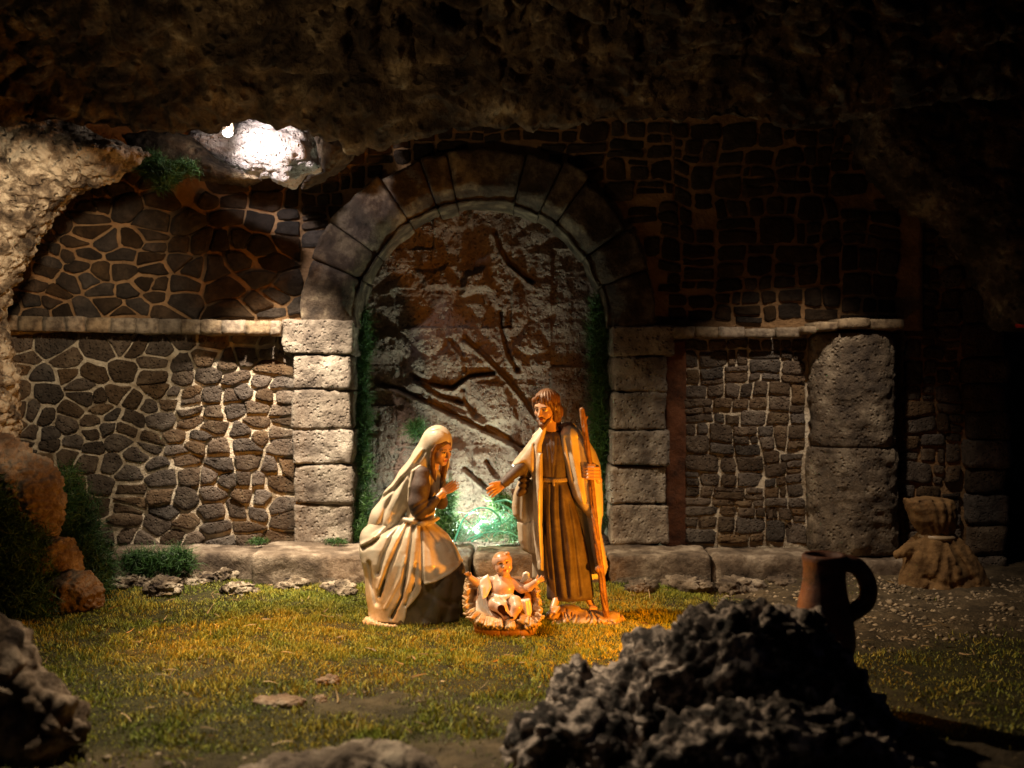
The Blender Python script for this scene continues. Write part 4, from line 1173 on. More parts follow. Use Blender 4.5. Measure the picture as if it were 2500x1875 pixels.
# ---- kneeling woman ------------------------------------------------
YMary = 7.35; PM = zoom_place(YMary)
mo = P(800 + 500 * .4219, 900 + 1440 * .4219, YMary); mo[2] = 0
mary = thing('kneeling_woman', 'kneeling woman figurine in long cream veil and mantle, hands together, left of the manger', 'figurine', mo)
BM = basis(R(50), R(18), R(4)); CM, SM = (650, -14, 466), 88
f = Fld((440, 810), (-150, 160), (340, 900), 5, {'u': (570, 790, 3), 'v': (370, 740, 3)})
head(f, CM, SM, BM)
f.chain([(618, 22, 530, 34), (600, 34, 590, 36), (585, 45, 640, 62), (560, 50, 760, 66), (545, 50, 880, 62)], 14)
f.chain([(540, -20, 620, 36), (535, -62, 800, 33), (565, -82, 822, 28), (640, -70, 738, 19), (668, -64, 712, 16)], 8)      # near arm
f.chain([(640, 60, 640, 30), (650, 40, 790, 26), (665, -15, 745, 18), (676, -36, 715, 15)], 8)                     # far arm
hand(f, (664, -64, 714), (1, -.02, -.72), (-.42, .25, -1), 100, .05, .02, .25, 1.5, .92)
hand(f, (680, -36, 712), (1, -.05, -.66), (-.42, -.25, -1), 96, .05, .02, .25, 1.5, .92)
def mary_face(V, c): face_paint(V, CM, SM, BM, c, SKIN)
part('body', f.mesh('body', PM, paint_of(SKIN, mary_face)), M['skin'], mary)
# hair round the face
f = Fld((520, 740), (-120, 110), (370, 760), 3.5)
X_, F_, U_ = BM
def hp(x, y, z): return tuple(np.array(CM) + SM * (x * X_ + y * F_ + z * U_))
f.ell(hp(0, -.22, .36), (.82 * SM, .86 * SM, .76 * SM), 4, 'add', BM)
f.ell(hp(0, .66, -.25), (.54 * SM, .50 * SM, .78 * SM), 5, 'sub', BM)
f.ell(hp(0, .90, .10), (.48 * SM, .50 * SM, .40 * SM), 5, 'sub', BM)
for sx, dd in ((-1, 0), (1, 0)):
    pts = [hp(sx * .64, .20, .42), hp(sx * .72, .12, 0), hp(sx * .70, .12, -.45), hp(sx * .60, .15, -.95), hp(sx * .48, .30, -1.5), hp(sx * .34, .40, -2.1)]
    f.chain([(*p, r) for p, r in zip(pts, (11, 14, 15, 16, 15, 9))], 5)
for i in range(9):
    a = -1.2 + i * .3
    f.groove([(570 + 8 * i, 400), (556 + 10 * i, 480), (560 + 9 * i, 560), (575 + 8 * i, 700)], 2.4, 3.0)
part('hair', f.mesh('hair', PM), M['hair'], mary)
# veil: shell round the head flowing down the back
f = Fld((170, 750), (-170, 200), (300, 1060), 5, {'v': (315, 600, 4)})
f.ell((641, 8, 424), (78, 92, 96), 10)
f.chain([(622, 20, 420, 82), (560, 34, 520, 72), (480, 50, 640, 78), (400, 60, 760, 82), (330, 66, 880, 92), (292, 70, 960, 84)], 24)
f.chain([(676, 62, 470, 30), (672, 66, 560, 26), (655, 62, 640, 22), (634, 52, 720, 14)], 10)
f.ell(hp(.10, .75, -.22), (.62 * SM, .90 * SM, .92 * SM), 7, 'sub', BM)      # opening for the face
f.chain([(628, -80, 545, 40), (585, -80, 640, 52), (560, -95, 760, 60), (540, -100, 860, 66)], 8, 'sub')
f.cap((650, -70, 480), (640, -150, 560), 44, 60, 8, 'sub')
for pts, dp, wd in (([(560, 480), (480, 590), (380, 700), (300, 760)], 9, 9), ([(430, 640), (340, 800), (300, 930)], 13, 14), ([(520, 560), (470, 640), (420, 760), (370, 880)], 12, 12)):
    f.groove(pts, dp, wd, 40)
for pts, dp, wd in (([(545, 470), (470, 570), (370, 680), (285, 750)], -6, 10), ([(470, 640), (390, 800), (340, 940)], -8, 12), ([(600, 350), (650, 342), (700, 380), (708, 450)], -4, 7)):
    f.groove(pts, dp, wd, 40)
part('veil', f.mesh('veil', PM), M['cream'], mary)
# bodice under the veil
f = Fld((420, 690), (-130, 150), (540, 950), 5)
f.loft([(560, 590, 40, 40, 40), (620, 575, 34, 78, 66), (720, 560, 30, 88, 74), (820, 540, 26, 82, 72), (880, 530, 20, 84, 78), (930, 520, 20, 92, 84)], 8)
f.chain([(545, -30, 560, 12), (500, -56, 590, 12), (484, -70, 680, 12), (478, -74, 760, 10)], 5)
f.groove([(600, 620), (590, 720), (560, 840)], 7, 8); f.groove([(640, 640), (630, 740), (590, 850)], 6, 8)
f.chain([(450, -52, 866, 13), (500, -80, 874, 14), (560, -84, 880, 14), (610, -66, 876, 13), (640, -30, 862, 11)], 5)
f.ell((556, -94, 884), (26, 14, 17), 5)
part('bodice', f.mesh('bodice', PM), M['cream'], mary)
# brown sleeve
f = Fld((450, 700), (-150, 60), (540, 890), 4)
f.chain([(548, -42, 606, 46), (545, -62, 680, 56), (537, -72, 770, 60), (542, -76, 806, 52), (590, -78, 790, 36), (636, -72, 745, 24)], 16)
f.cap((640, -72, 742), (662, -66, 720), 19, 17, 2, 'sub')
for p in ([(510, 840), (560, 800), (600, 760)], [(500, 800), (540, 770), (590, 740)], [(590, 620), (600, 700), (585, 780)]): f.groove(p, 6, 6)
part('sleeve', f.mesh('sleeve', PM), M['brown'], mary)
f = Fld((600, 720), (-80, 90), (600, 840), 4)
f.chain([(640, 60, 640, 38), (655, 36, 780, 36), (668, -12, 746, 24)], 10)
part('sleeve', f.mesh('sleeve', PM), M['brown'], mary)
# dark underskirt
def mfold(th, V): return 5 * np.sin(th * 9 + V * .012) + 3 * np.sin(th * 17 + 1.3 - V * .01)
f = Fld((200, 830), (-220, 240), (860, 1460), 6)
f.loft([(900, 500, 18, 70, 70), (1000, 500, 10, 150, 110), (1090, 512, 0, 236, 140), (1130, 518, -4, 262, 158), (1200, 522, -6, 272, 170), (1300, 526, -6, 272, 178), (1390, 520, -6, 264, 182), (1440, 515, -6, 262, 184)], 6, fold=mfold)
for p in ([(640, 1210), (620, 1300), (560, 1420)], [(700, 1190), (720, 1300), (690, 1420)], [(760, 1160), (775, 1280), (760, 1400)], [(520, 1320), (560, 1400), (620, 1430)], [(600, 1260), (700, 1330), (770, 1340)]): f.groove(p, 6, 16, 20)
part('underskirt', f.mesh('underskirt', PM), M['umber'], mary)
# overskirt / mantle gathered at the waist, hem rising to the right
f = Fld((150, 840), (-240, 250), (830, 1470), 5)
f.loft([(858, 520, 20, 88, 80), (900, 500, 18, 122, 102), (960, 468, 10, 226, 138), (1030, 468, 4, 274, 164), (1110, 488, 0, 292, 182), (1200, 508, 0, 290, 192), (1300, 510, 0, 286, 196), (1400, 500, 0, 262, 196), (1430, 494, 0, 256, 192)], 6,
       fold=lambda th, V: (2.5 * np.sin(th * 7 + .6) + 1.0 * np.sin(th * 15 + V * .008)) * np.clip((V - 860) / 120, .2, 1))
f.chain([(330, 40, 900, 62), (262, 30, 985, 74), (258, 20, 1060, 66), (292, 10, 1180, 66), (310, 0, 1320, 72)], 26)
# cut away the lower right so that the dark skirt shows
def cutaway(f, poly, dmin, dmax):
    sl, U_, D_, V_ = f.box((-1e9, -1e9, -1e9), (1e9, 1e9, 1e9))
    ds = poly2(U_[:, 0, :], V_[:, 0, :], poly)[:, None, :]
    f.comb(sl, np.maximum(np.maximum(ds, D_ - dmax), dmin - D_) + 0 * f.F, 3, 'sub')
cutaway(f, [(900, 1085), (784, 1112), (720, 1162), (640, 1200), (566, 1216), (552, 1260), (515, 1306), (480, 1345), (470, 1400), (440, 1500), (900, 1500)], -400, 400)
gr_ = [([(505, 880), (498, 960), (486, 1060), (470, 1160), (452, 1280), (392, 1400)], 20, 10), ([(545, 905), (556, 1000), (560, 1100), (566, 1216)], 16, 7),
       ([(440, 885), (384, 960), (344, 1050), (312, 1160)], 18, 13), ([(560, 900), (600, 950), (640, 1000)], 10, 8), ([(470, 890), (430, 1000), (372, 1130), (320, 1290)], 15, 11),
       ([(210, 1030), (270, 1000), (330, 950), (410, 888)], 15, 12), ([(530, 1100), (520, 1220), (470, 1330)], 8, 8), ([(255, 1110), (270, 1230), (300, 1330)], 10, 14),
       ([(590, 905), (660, 960), (710, 1040)], 6, 9)]
for p, dp, wd in gr_: f.groove(p, dp * 1.35, wd, 30)
for p, dp, wd in (([(200, 1012), (255, 980), (310, 932), (400, 868)], -10, 11), ([(455, 890), (402, 990), (352, 1110), (310, 1240)], -10, 12), ([(525, 900), (522, 1000), (515, 1100), (490, 1200), (420, 1350)], -11, 14),
                  ([(784, 1108), (720, 1156), (640, 1194), (572, 1208)], -4, 7), ([(470, 1060), (440, 1180), (350, 1350)], -7, 10), ([(575, 930), (600, 1010), (615, 1110)], -5, 12)): f.groove(p, dp, wd, 30)
part('mantle', f.mesh('mantle', PM), M['cream'], mary)
# plinth
f = Fld((190, 800), (-230, 230), (1380, 1500), 6)
f.ell((500, 0, 1462), (285, 205, 34), 6)
f.chain([(250, -110, 1440, 34), (330, -170, 1448, 20), (420, -196, 1444, 12)], 10)
for i in range(26): f.groove([(230 + i * 22, 1400), (222 + i * 22 + random.uniform(-14, 14), 1490)], 6, 5)
part('plinth', f.mesh('plinth', PM), M['straw'], mary)

# ---- standing man --------------------------------------------------
YJos = 7.35; PJ = zoom_place(YJos)
jo = P(800 + 1400 * .4219, 937, YJos); jo[2] = 0
jos = thing('standing_man', 'standing bearded man figurine in brown tunic and cream cloak, one hand held out', 'figurine', jo)
BJ = basis(R(-34), R(16), R(-3)); CJ, SJ = (1263, -22, 226), 92
f = Fld((900, 1620), (-170, 130), (90, 1420), 6, {'u': (1180, 1360, 3), 'v': (120, 340, 3)})
f2 = f
head(f, CJ, SJ, BJ)
f.chain([(1290, 10, 310, 38), (1300, 14, 380, 42), (1306, 14, 440, 60), (1310, 14, 640, 56), (1320, 10, 900, 50)], 14)
f.chain([(1230, 5, 420, 34), (1130, -20, 560, 26), (1010, -48, 668, 19)], 8)
f.chain([(1400, 10, 410, 36), (1500, -10, 560, 26), (1560, -60, 640, 20), (1548, -66, 612, 20)], 8)
f.chain([(1320, 0, 900, 40), (1330, -30, 1300, 22), (1300, -90, 1370, 20)], 8); f.chain([(1340, 10, 900, 40), (1480, 20, 1280, 24), (1530, -30, 1370, 18)], 8)
for k_ in range(5): f.cap((1322 - 9 * k_ + 10, -96 - 3 * k_, 1362), (1296 - 5 * k_ + 16, -124 + 3 * k_, 1384), 9 if k_ else 11, 7, 2)
for k_ in range(4): f.cap((1548 - 10 * k_, -52, 1366), (1548 - 12 * k_, -72, 1374), 9, 7, 2)
part('body', f.mesh('body', PJ, paint_of(SKIN, lambda V, c: face_paint(V, CJ, SJ, BJ, c, SKIN))), M['skin'], jos)
f = Fld((890, 1060), (-120, 10), (630, 790), 3)
hand(f, (1018, -50, 664), (-1, -.28, .52), (-.5, -.25, -1), 118, .28, .10, .5, 1.5, 1.0)
f.cap((1040, -46, 650), (1012, -52, 668), 21, 19, 5)
part('hand', f.mesh('hand', PJ, paint_of(SKIN)), M['skin'], jos)
f = Fld((1450, 1590), (-140, 10), (520, 670), 3)
for i in range(4):
    z = 566 + i * 19; w_ = (1.0, 1.05, 1.0, .9)[i]
    f.chain([(1556, -58, z + 4, 11), (1556, -84, z + 2, 10.5), (1532, -104, z, 10.5), (1500, -104, z - 1, 10), (1482, -88, z, 9.5), (1488, -72, z + 2, 8.5)], 2.5)
f.chain([(1552, -50, 570, 13), (1530, -92, 552, 11.5), (1500, -96, 550, 10)], 4)
f.chain([(1552, -50, 574, 20), (1556, -48, 632, 18), (1566, -30, 640, 20)], 8)
part('hand', f.mesh('hand', PJ, paint_of(SKIN)), M['skin'], jos)
# hair and beard
f = Fld((1170, 1410), (-130, 110), (80, 370), 3.2)
XJ, FJ, UJ = BJ
def jp(x, y, z): return tuple(np.array(CJ) + SJ * (x * XJ + y * FJ + z * UJ))
f.ell(jp(0, -.22, .40), (.80 * SJ, .92 * SJ, .82 * SJ), 4, 'add', BJ)
f.ell(jp(.30, -.40, -.35), (.62 * SJ, .55 * SJ, .72 * SJ), 12, 'add', BJ)
f.ell(jp(0, .80, -.30), (.56 * SJ, .58 * SJ, .86 * SJ), 5, 'sub', BJ)
f.ell(jp(-.06, .95, .18), (.42 * SJ, .40 * SJ, .34 * SJ), 5, 'sub', BJ)
for sx in (-1, 1):
    f.chain([(*jp(sx * .20, .55, .85), 13), (*jp(sx * .52, .42, .60), 16), (*jp(sx * .66, .25, .20), 15), (*jp(sx * .66, .10, -.30), 14), (*jp(sx * .60, -.05, -.80), 13)], 5)
f.chain([(*jp(.68, -.2, .1), 20), (*jp(.66, -.25, -.5), 22), (*jp(.55, -.35, -1.1), 16)], 8)
for i in range(11):
    x0 = 1190 + 17 * i
    f.groove([(1265, 96), (x0 + 6, 140), (x0 + 8, 200), (x0 + 12, 330)], 3.4, 3.4)
part('hair', f.mesh('hair', PJ), M['hair'], jos)
f = Fld((1170, 1340), (-150, 20), (220, 350), 2.8)
f.chain([(*jp(-.46, .22, -.30), 9), (*jp(-.38, .46, -.66), 11), (*jp(-.10, .62, -.95), 14), (*jp(.10, .62, -.95), 14), (*jp(.38, .46, -.66), 11), (*jp(.48, .22, -.30), 9)], 5)
f.chain([(*jp(0, .66, -.88), 14), (*jp(0, .68, -1.12), 9)], 6)
f.chain([(*jp(-.26, .66, -.52), 5), (*jp(-.12, .80, -.39), 6), (*jp(0, .82, -.375), 5), (*jp(.12, .80, -.39), 6), (*jp(.26, .66, -.52), 5)], 2)
for i in range(9): f.groove([(1205 + i * 11, 270), (1216 + i * 9, 320)], 2.2, 2.5)
part('beard', f.mesh('beard', PJ), M['hair'], jos)
# tunic
def tf(th, V): return (3.5 * np.sin(th * 5 + .4 + .006 * V) + 1.0 * np.sin(th * 11 + 1.2 - .01 * V)) * np.clip((V - 640) / 160, .0, 1) + 1.2 * np.sin(th * 16) * np.clip((640 - V) / 100, 0, 1)
f = Fld((1200, 1560), (-150, 150), (340, 1350), 5)
f.loft([(352, 1300, 10, 34, 30), (385, 1302, 6, 78, 52), (440, 1302, 0, 96, 66), (540, 1306, -2, 88, 70), (640, 1312, -4, 74, 62), (700, 1322, -6, 84, 66), (860, 1348, -6, 104, 76), (1050, 1376, -6, 122, 84), (1200, 1396, -6, 130, 88), (1312, 1404, -6, 134, 90), (1330, 1400, -6, 126, 84)], 4, fold=tf)
f.cap((1290, -90, 330), (1290, -60, 372), 26, 20, 5, 'sub')
for p, dp, wd in (([(1290, 660), (1288, 800), (1296, 1000), (1330, 1310)], 12, 8), ([(1330, 670), (1336, 850), (1360, 1100), (1385, 1300)], 13, 9), ([(1262, 690), (1262, 900), (1286, 1200)], 9, 8), ([(1385, 760), (1420, 1000), (1450, 1290)], 11, 11),
                  ([(1275, 400), (1285, 500), (1290, 620)], 5, 6), ([(1325, 400), (1318, 500), (1306, 620)], 5, 6), ([(1300, 380), (1302, 480)], 3, 4)):
    f.groove(p, dp, wd, 10)
for p in ([(1310, 665), (1308, 820), (1322, 1050), (1356, 1300)], [(1355, 680), (1366, 840), (1398, 1060), (1402, 1290)]): f.groove(p, -6, 11, 10)
part('tunic', f.mesh('tunic', PJ), M['brown'], jos)
f = Fld((1225, 1400), (-110, 90), (615, 670), 3.2)
f.loft([(628, 1312, -4, 82, 70), (640, 1312, -4, 84, 73), (652, 1313, -4, 83, 71)], 2, fold=lambda th, V: 1.5 * np.sin(th * 40 + V * .4))
f.chain([(1300, -76, 640, 9), (1306, -80, 660, 7), (1300, -82, 700, 6), (1296, -82, 760, 5)], 3)
part('belt', f.mesh('belt', PJ), M['rope'], jos)
# brown sleeve on the raised arm
f = Fld((980, 1230), (-130, 110), (500, 780), 4)
f.chain([(1180, 0, 500, 40), (1120, -25, 570, 38), (1060, -42, 624, 31), (1018, -50, 660, 27)], 8)
f.chain([(1150, 0, 560, 30), (1140, 10, 640, 36), (1130, 6, 700, 30), (1110, 0, 722, 20)], 12)
f.cap((1030, -48, 650), (985, -55, 690), 22, 22, 2, 'sub')
for p in ([(1080, 640), (1130, 620), (1180, 640)], [(1070, 668), (1130, 652), (1180, 668)], [(1080, 700), (1120, 684), (1170, 700)]): f.groove(p, 10, 7)
part('sleeve', f.mesh('sleeve', PJ), M['brown'], jos)
# cloak: left front with fall behind the arm
f = Fld((1040, 1290), (-150, 150), (300, 1190), 5)
f.puff([(1268, 322), (1238, 326), (1190, 390), (1130, 470), (1084, 526), (1062, 556), (1092, 572), (1130, 560), (1170, 600), (1186, 640), (1240, 640), (1246, 480), (1262, 400)], lambda U, V: 8 - 0.10 * (V - 330) + 0.10 * (1240 - U), 62, 46, 8,
       ridges=[([(1246, 340), (1180, 420), (1110, 510), (1070, 552)], 5, 12)])
f.puff([(1190, 560), (1186, 760), (1196, 1000), (1216, 1160), (1246, 1166), (1250, 1120), (1240, 900), (1246, 660), (1246, 480), (1210, 470)], -22, 58, 30, 8, ridges=[([(1236, 420), (1226, 700), (1228, 1000), (1236, 1150)], 8, 7)])
f.puff([(1110, 640), (1076, 730), (1066, 800), (1072, 856), (1096, 884), (1100, 950), (1106, 1010), (1128, 1060), (1176, 1084), (1210, 1100), (1214, 900), (1204, 640)], lambda U, V: 70 + 0 * U + 0 * V, 34, 26, 8,
       ridges=[([(1130, 700), (1126, 860), (1130, 1000)], 6, 8), ([(1165, 660), (1168, 900), (1170, 1060)], -14, 9)])
f.groove([(1192, 440), (1196, 640), (1206, 900), (1222, 1100)], 14, 8, 40); f.groove([(1098, 880), (1140, 900), (1200, 880)], 8, 8)
f.groove([(1225, 700), (1222, 900), (1232, 1100)], 6, 5, 10)
part('cloak', f.mesh('cloak', PJ), M['cream'], jos)
# cloak: right side over the shoulder and arm
f = Fld((1310, 1660), (-170, 170), (310, 1230), 5)
f.puff([(1344, 372), (1362, 336), (1400, 326), (1452, 350), (1500, 402), (1550, 480), (1578, 560), (1590, 700), (1592, 850), (1572, 900), (1530, 880), (1504, 856), (1462, 806), (1422, 742), (1392, 652), (1370, 560), (1342, 452)], lambda U, V: 6 - 0.05 * (V - 330) - .12 * (1450 - U) * (V > 0), 82, 66, 8,
       ridges=[([(1350, 360), (1348, 450), (1376, 560), (1400, 650), (1430, 740), (1490, 840)], 8, 12), ([(1400, 350), (1414, 500), (1440, 640), (1470, 760)], 13, 15), ([(1370, 400), (1396, 520), (1420, 640)], -13, 11), ([(1440, 400), (1456, 520), (1474, 640), (1490, 760)], -17, 12),
               ([(1480, 420), (1500, 540)], 10, 14)])
f.puff([(1500, 640), (1500, 860), (1512, 920), (1530, 1050), (1552, 1160), (1562, 1200), (1606, 1200), (1622, 1150), (1604, 1050), (1584, 950), (1590, 700), (1580, 600)], lambda U, V: 14 + 0 * U + 0 * V, 74, 40, 10,
       ridges=[([(1545, 660), (1540, 900), (1574, 1180)], -16, 9), ([(1522, 900), (1546, 1060), (1566, 1180)], 9, 9), ([(1574, 640), (1568, 900), (1600, 1150)], 9, 11)])
f.chain([(1330, 60, 350, 30), (1400, 62, 352, 44)], 14)
part('cloak', f.mesh('cloak', PJ), M['cream'], jos)
# back fall of the cloak between the shoulders
f = Fld((1180, 1620), (20, 180), (320, 1260), 7)
f.loft([(335, 1310, 90, 60, 26), (400, 1320, 92, 130, 44), (600, 1350, 94, 190, 52), (900, 1370, 96, 200, 56), (1150, 1400, 96, 200, 58), (1235, 1400, 96, 196, 56)], 6, fold=lambda th, V: 5 * np.sin(th * 11))
part('cloak_back', f.mesh('cloak_back', PJ), M['cream'], jos)
# plinth of straw tufts
f = Fld((1240, 1750), (-190, 160), (1310, 1540), 5)
f.ell((1470, -10, 1440), (200, 150, 44), 8); f.ell((1640, -40, 1452), (78, 90, 58), 12); f.ell((1390, 0, 1404), (90, 90, 36), 10); f.ell((1300, -40, 1416), (40, 60, 26), 8)
rs = random.Random(9)
for i in range(46):
    u_ = rs.uniform(1290, 1700); d_ = rs.uniform(-150, -40); v_ = 1440 + rs.uniform(-24, 34)
    f.cap((u_, d_, v_), (u_ + rs.uniform(-34, 34), d_ - rs.uniform(8, 26), v_ + rs.uniform(-24, 24)), 8, 4, 4)
for i in range(40):
    u_ = rs.uniform(1290, 1710); v_ = rs.uniform(1380, 1490); f.groove([(u_, v_), (u_ + rs.uniform(-26, 26), v_ + rs.uniform(14, 34))], 8, 4)
part('plinth', f.mesh('plinth', PJ), M['straw'], jos)
# staff (held, so a thing of its own)
f = Fld((1440, 1640), (-150, -20), (180, 1430), 3.5)
f.chain([(1464, -96, 236, 15), (1478, -90, 330, 18), (1492, -88, 430, 17), (1512, -86, 560, 17), (1522, -90, 700, 18), (1536, -92, 850, 19), (1552, -92, 1000, 19), (1570, -92, 1130, 20), (1584, -92, 1260, 20), (1602, -92, 1404, 19)], 4)
f.chain([(1480, -88, 300, 10), (1494, -86, 276, 6)], 4)
f.ell((1560, -110, 1140), (24, 14, 20), 5)
for i in range(16): f.groove([(1462 + i * 8 + rs.uniform(-8, 8), 240 + i * 74), (1470 + i * 9 + rs.uniform(-8, 8), 330 + i * 74)], 4, 4)
st_me = f.mesh('staff', PJ)
sto = np.array([P(800 + 1602 * .4219, 937, 7.3)[0], 7.3, 0.0]); a_ = np.empty(len(st_me.vertices) * 3, np.float32); st_me.vertices.foreach_get('co', a_)
st_me.vertices.foreach_set('co', (a_.reshape(-1, 3) - sto).ravel())
tag(obj('staff', st_me, M['wood'], None, sto), 'knotty brown wooden staff gripped by the standing man', 'staff')

# ---- manger and child -----------------------------------------------
YB_ = 7.0; PB = zoom_place(YB_)
bo = P(800 + 1020 * .4219, 937, YB_); bo[2] = 0
man = thing('manger', 'low wooden manger heaped with curling straw and white cloth', 'manger', bo)
f = Fld((790, 1270), (-210, 180), (1180, 1560), 5)
f.loft([(1400, 1020, 0, 180, 150), (1460, 1024, -10, 184, 152), (1500, 1028, -14, 178, 144), (1545, 1030, -18, 168, 134)], 6, pw=3.2)
f.loft([(1230, 1010, 70, 176, 90), (1330, 1012, 30, 184, 130), (1420, 1020, 0, 182, 150)], 12, pw=2.6)
f.ell((1016, 20, 1318), (150, 120, 78), 12, 'sub')
for z in (1478, 1512): f.groove([(830, z), (1230, z)], 6, 4)
for x_ in (900, 1000, 1110): f.groove([(x_, 1460), (x_, 1550)], 4, 3)
part('trough', f.mesh('trough', PB), M['wood'], man)
tufts = [(800, -10, 1235, -1, -.3), (792, -30, 1268, -1, -.1), (796, -50, 1300, -1, .1), (790, -60, 1338, -1, .15), (794, -80, 1378, -1, .2), (820, -120, 1410, -.9, .6), (852, -150, 1428, -.7, .8), (896, -165, 1440, -.4, .9), (944, -172, 1448, -.1, 1),
         (990, -176, 1454, .1, 1), (1130, -160, 1430, -.2, .8), (1170, -160, 1452, .4, .8), (1210, -140, 1452, .8, .6), (1236, -110, 1430, 1, .3), (1240, -80, 1390, 1, .1), (1236, -50, 1350, 1, 0), (1226, -30, 1310, 1, -.2), (1222, 0, 1276, 1, -.3), (1060, -174, 1458, .1, 1)]
rs = random.Random(21)
for u_, d_, v_, a, b in tufts:
    f = Fld((u_ - 80, u_ + 80), (d_ - 70, d_ + 80), (v_ - 70, v_ + 70), 3)
    cu, cv = (u_ - a * 26, v_ - b * 22)
    for i in range(7):
        off = (i - 3) * 7 + rs.uniform(-3, 3); pu, pv = -b * off, a * off; ex = rs.uniform(.4, .85); tw = rs.uniform(-14, 14)
        f.chain([(cu + pu - a * 26, d_ + 34, cv + pv - b * 20, 7), (cu + pu, d_ + rs.uniform(-6, 4), cv + pv - 8, 8), (cu + a * 18 * ex + pu * 1.2, d_ - 14 + rs.uniform(-10, 6), cv + b * 16 * ex + pv * 1.2, 7),
                 (cu + a * 36 * ex + pu * 1.3 - b * tw, d_ - 12, cv + b * 30 * ex + pv * 1.3 + a * tw, 5.5), (cu + a * 40 * ex + pu * 1.3 - b * tw * 1.6, d_ - 2, cv + b * 34 * ex + pv * 1.3 + a * tw * 1.5 + 8, 3)], 1.2)
    part('straw_tuft', f.mesh('straw_tuft', PB), M['straw'], man)
# bed of straw on the inside and the white cloth
f = Fld((830, 1220), (-170, 170), (1180, 1500), 5)
f.ell((1018, 20, 1400), (160, 126, 56), 8)
for i in range(24):
    u_ = rs.uniform(880, 1180); v_ = rs.uniform(1330, 1440); f.cap((u_, -80, v_), (u_ + rs.uniform(-30, 30), -90, v_ + rs.uniform(-20, 20)), 7, 5, 3)
part('straw_bed', f.mesh('straw_bed', PB), M['straw'], man)
f = Fld((820, 1240), (-190, 130), (1140, 1480), 4)
f.puff([(930, 1180), (900, 1196), (868, 1230), (880, 1290), (860, 1330), (862, 1380), (900, 1400), (960, 1430), (1010, 1450), (1015, 1430), (940, 1370), (920, 1310), (950, 1250)], lambda U, V: -40 - 0.35 * (V - 1180), 14, 12, 3, ridges=[([(900, 1250), (900, 1350), (990, 1440)], 8, 10)])
f.puff([(1128, 1180), (1148, 1168), (1168, 1178), (1166, 1210), (1130, 1240), (1112, 1230), (1126, 1205)], -20, 14, 10, 3)
f.puff([(1112, 1310), (1168, 1306), (1176, 1340), (1180, 1380), (1164, 1424), (1140, 1410), (1130, 1380), (1112, 1360)], -110, 16, 14, 3, ridges=[([(1140, 1315), (1152, 1400)], 8, 9)])
f.puff([(960, 1290), (1010, 1284), (1080, 1300), (1110, 1320), (1080, 1350), (980, 1350), (920, 1350), (930, 1310)], -40, 34, 20, 4)
part('cloth', f.mesh('cloth', PB), M['linen'], man)

bb = P(800 + 1020 * .4219, 900 + 1280 * .4219, YB_)
BBs = basis(R(6), R(-14), R(10)); CB, SB = (1012, 0, 1134), 74
f = Fld((760, 1280), (-170, 90), (1050, 1480), 3.3)
head(f, CB, SB, BBs, baby=True)
f.ell((1040, -22, 1058 + 6), (14, 16, 10), 8)
f.chain([(1020, 6, 1196, 30), (1012, -6, 1236, 58), (1010, -18, 1290, 60), (1012, -40, 1330, 58)], 14)
f.ell((1014, -40, 1268), (64, 50, 56), 12)
f.chain([(962, -8, 1226, 27), (900, -30, 1248, 27), (868, -50, 1232, 23), (824, -76, 1192, 17)], 8)
f.chain([(1064, -10, 1232, 27), (1120, -36, 1266, 26), (1164, -60, 1254, 22), (1206, -84, 1216, 17)], 8)
hand(f, (826, -76, 1194), (-.45, -.3, -.8), (.9, -.1, -.3), 52, .45, .14, .6, 1.5, 1.25)
hand(f, (1204, -84, 1218), (.9, -.2, -.55), (-.35, -.3, -1), 54, .10, .22, .8, 1.5, 1.2)
f.chain([(984, -50, 1330, 38), (972, -112, 1338, 38), (1006, -140, 1350, 34), (1040, -150, 1400, 24), (1046, -140, 1436, 17)], 10)
f.chain([(1044, -50, 1330, 38), (1086, -104, 1326, 34), (1092, -136, 1352, 30), (1070, -146, 1402, 22), (1052, -142, 1440, 16)], 10)
for k_ in range(5): f.cap((1030 + 6 * k_, -146, 1446), (1026 + 8 * k_, -154, 1458), 7, 5, 2)
for k_ in range(5): f.cap((1050 + 6 * k_, -146, 1444), (1054 + 7 * k_, -154, 1454), 6, 5, 2)
f.ell((1012, -94, 1282), (5, 6, 5), 5, 'sub')
def hairb(V, c):
    X, Fw, Up = BBs; r = (V - np.array(CB)) / SB; x, y, z = r @ X, r @ Fw, r @ Up
    m = (np.linalg.norm(r, axis=1) < 1.3) & ((z > .66 - .25 * (y - .3)) | ((y < .0) & (z > -.5))); c[m] = (0.50, 0.27, 0.13)
me = f.mesh('baby', PB, paint_of((0.68, 0.42, 0.29), lambda V, c: face_paint(V, CB, SB, BBs, c, SKIN, lip=(.5, .16, .12), brow=(.34, .18, .11)), hairb))
a_ = np.empty(len(me.vertices) * 3, np.float32); me.vertices.foreach_get('co', a_); me.vertices.foreach_set('co', (a_.reshape(-1, 3) - np.array(bb, np.float32)).ravel())
baby = tag(obj('baby', me, M['skin'], None, bb), 'smiling bare baby figurine with arms spread, lying in the manger', 'figurine')
f = Fld((930, 1110), (-150, 20), (1270, 1400), 3.5)
f.chain([(958, -60, 1296, 14), (990, -92, 1304, 13), (1040, -96, 1300, 14), (1068, -70, 1298, 12)], 6)
f.chain([(1014, -98, 1306, 13), (1028, -112, 1330, 12), (1034, -112, 1352, 8)], 6)
f.chain([(940, -60, 1310, 11), (922, -76, 1350, 12), (940, -100, 1390, 10)], 6)
part_me = f.mesh('loincloth', PB)
a_ = np.empty(len(part_me.vertices) * 3, np.float32); part_me.vertices.foreach_get('co', a_); part_me.vertices.foreach_set('co', (a_.reshape(-1, 3) - np.array(bb, np.float32)).ravel())
obj('loincloth', part_me, M['linen'], baby)

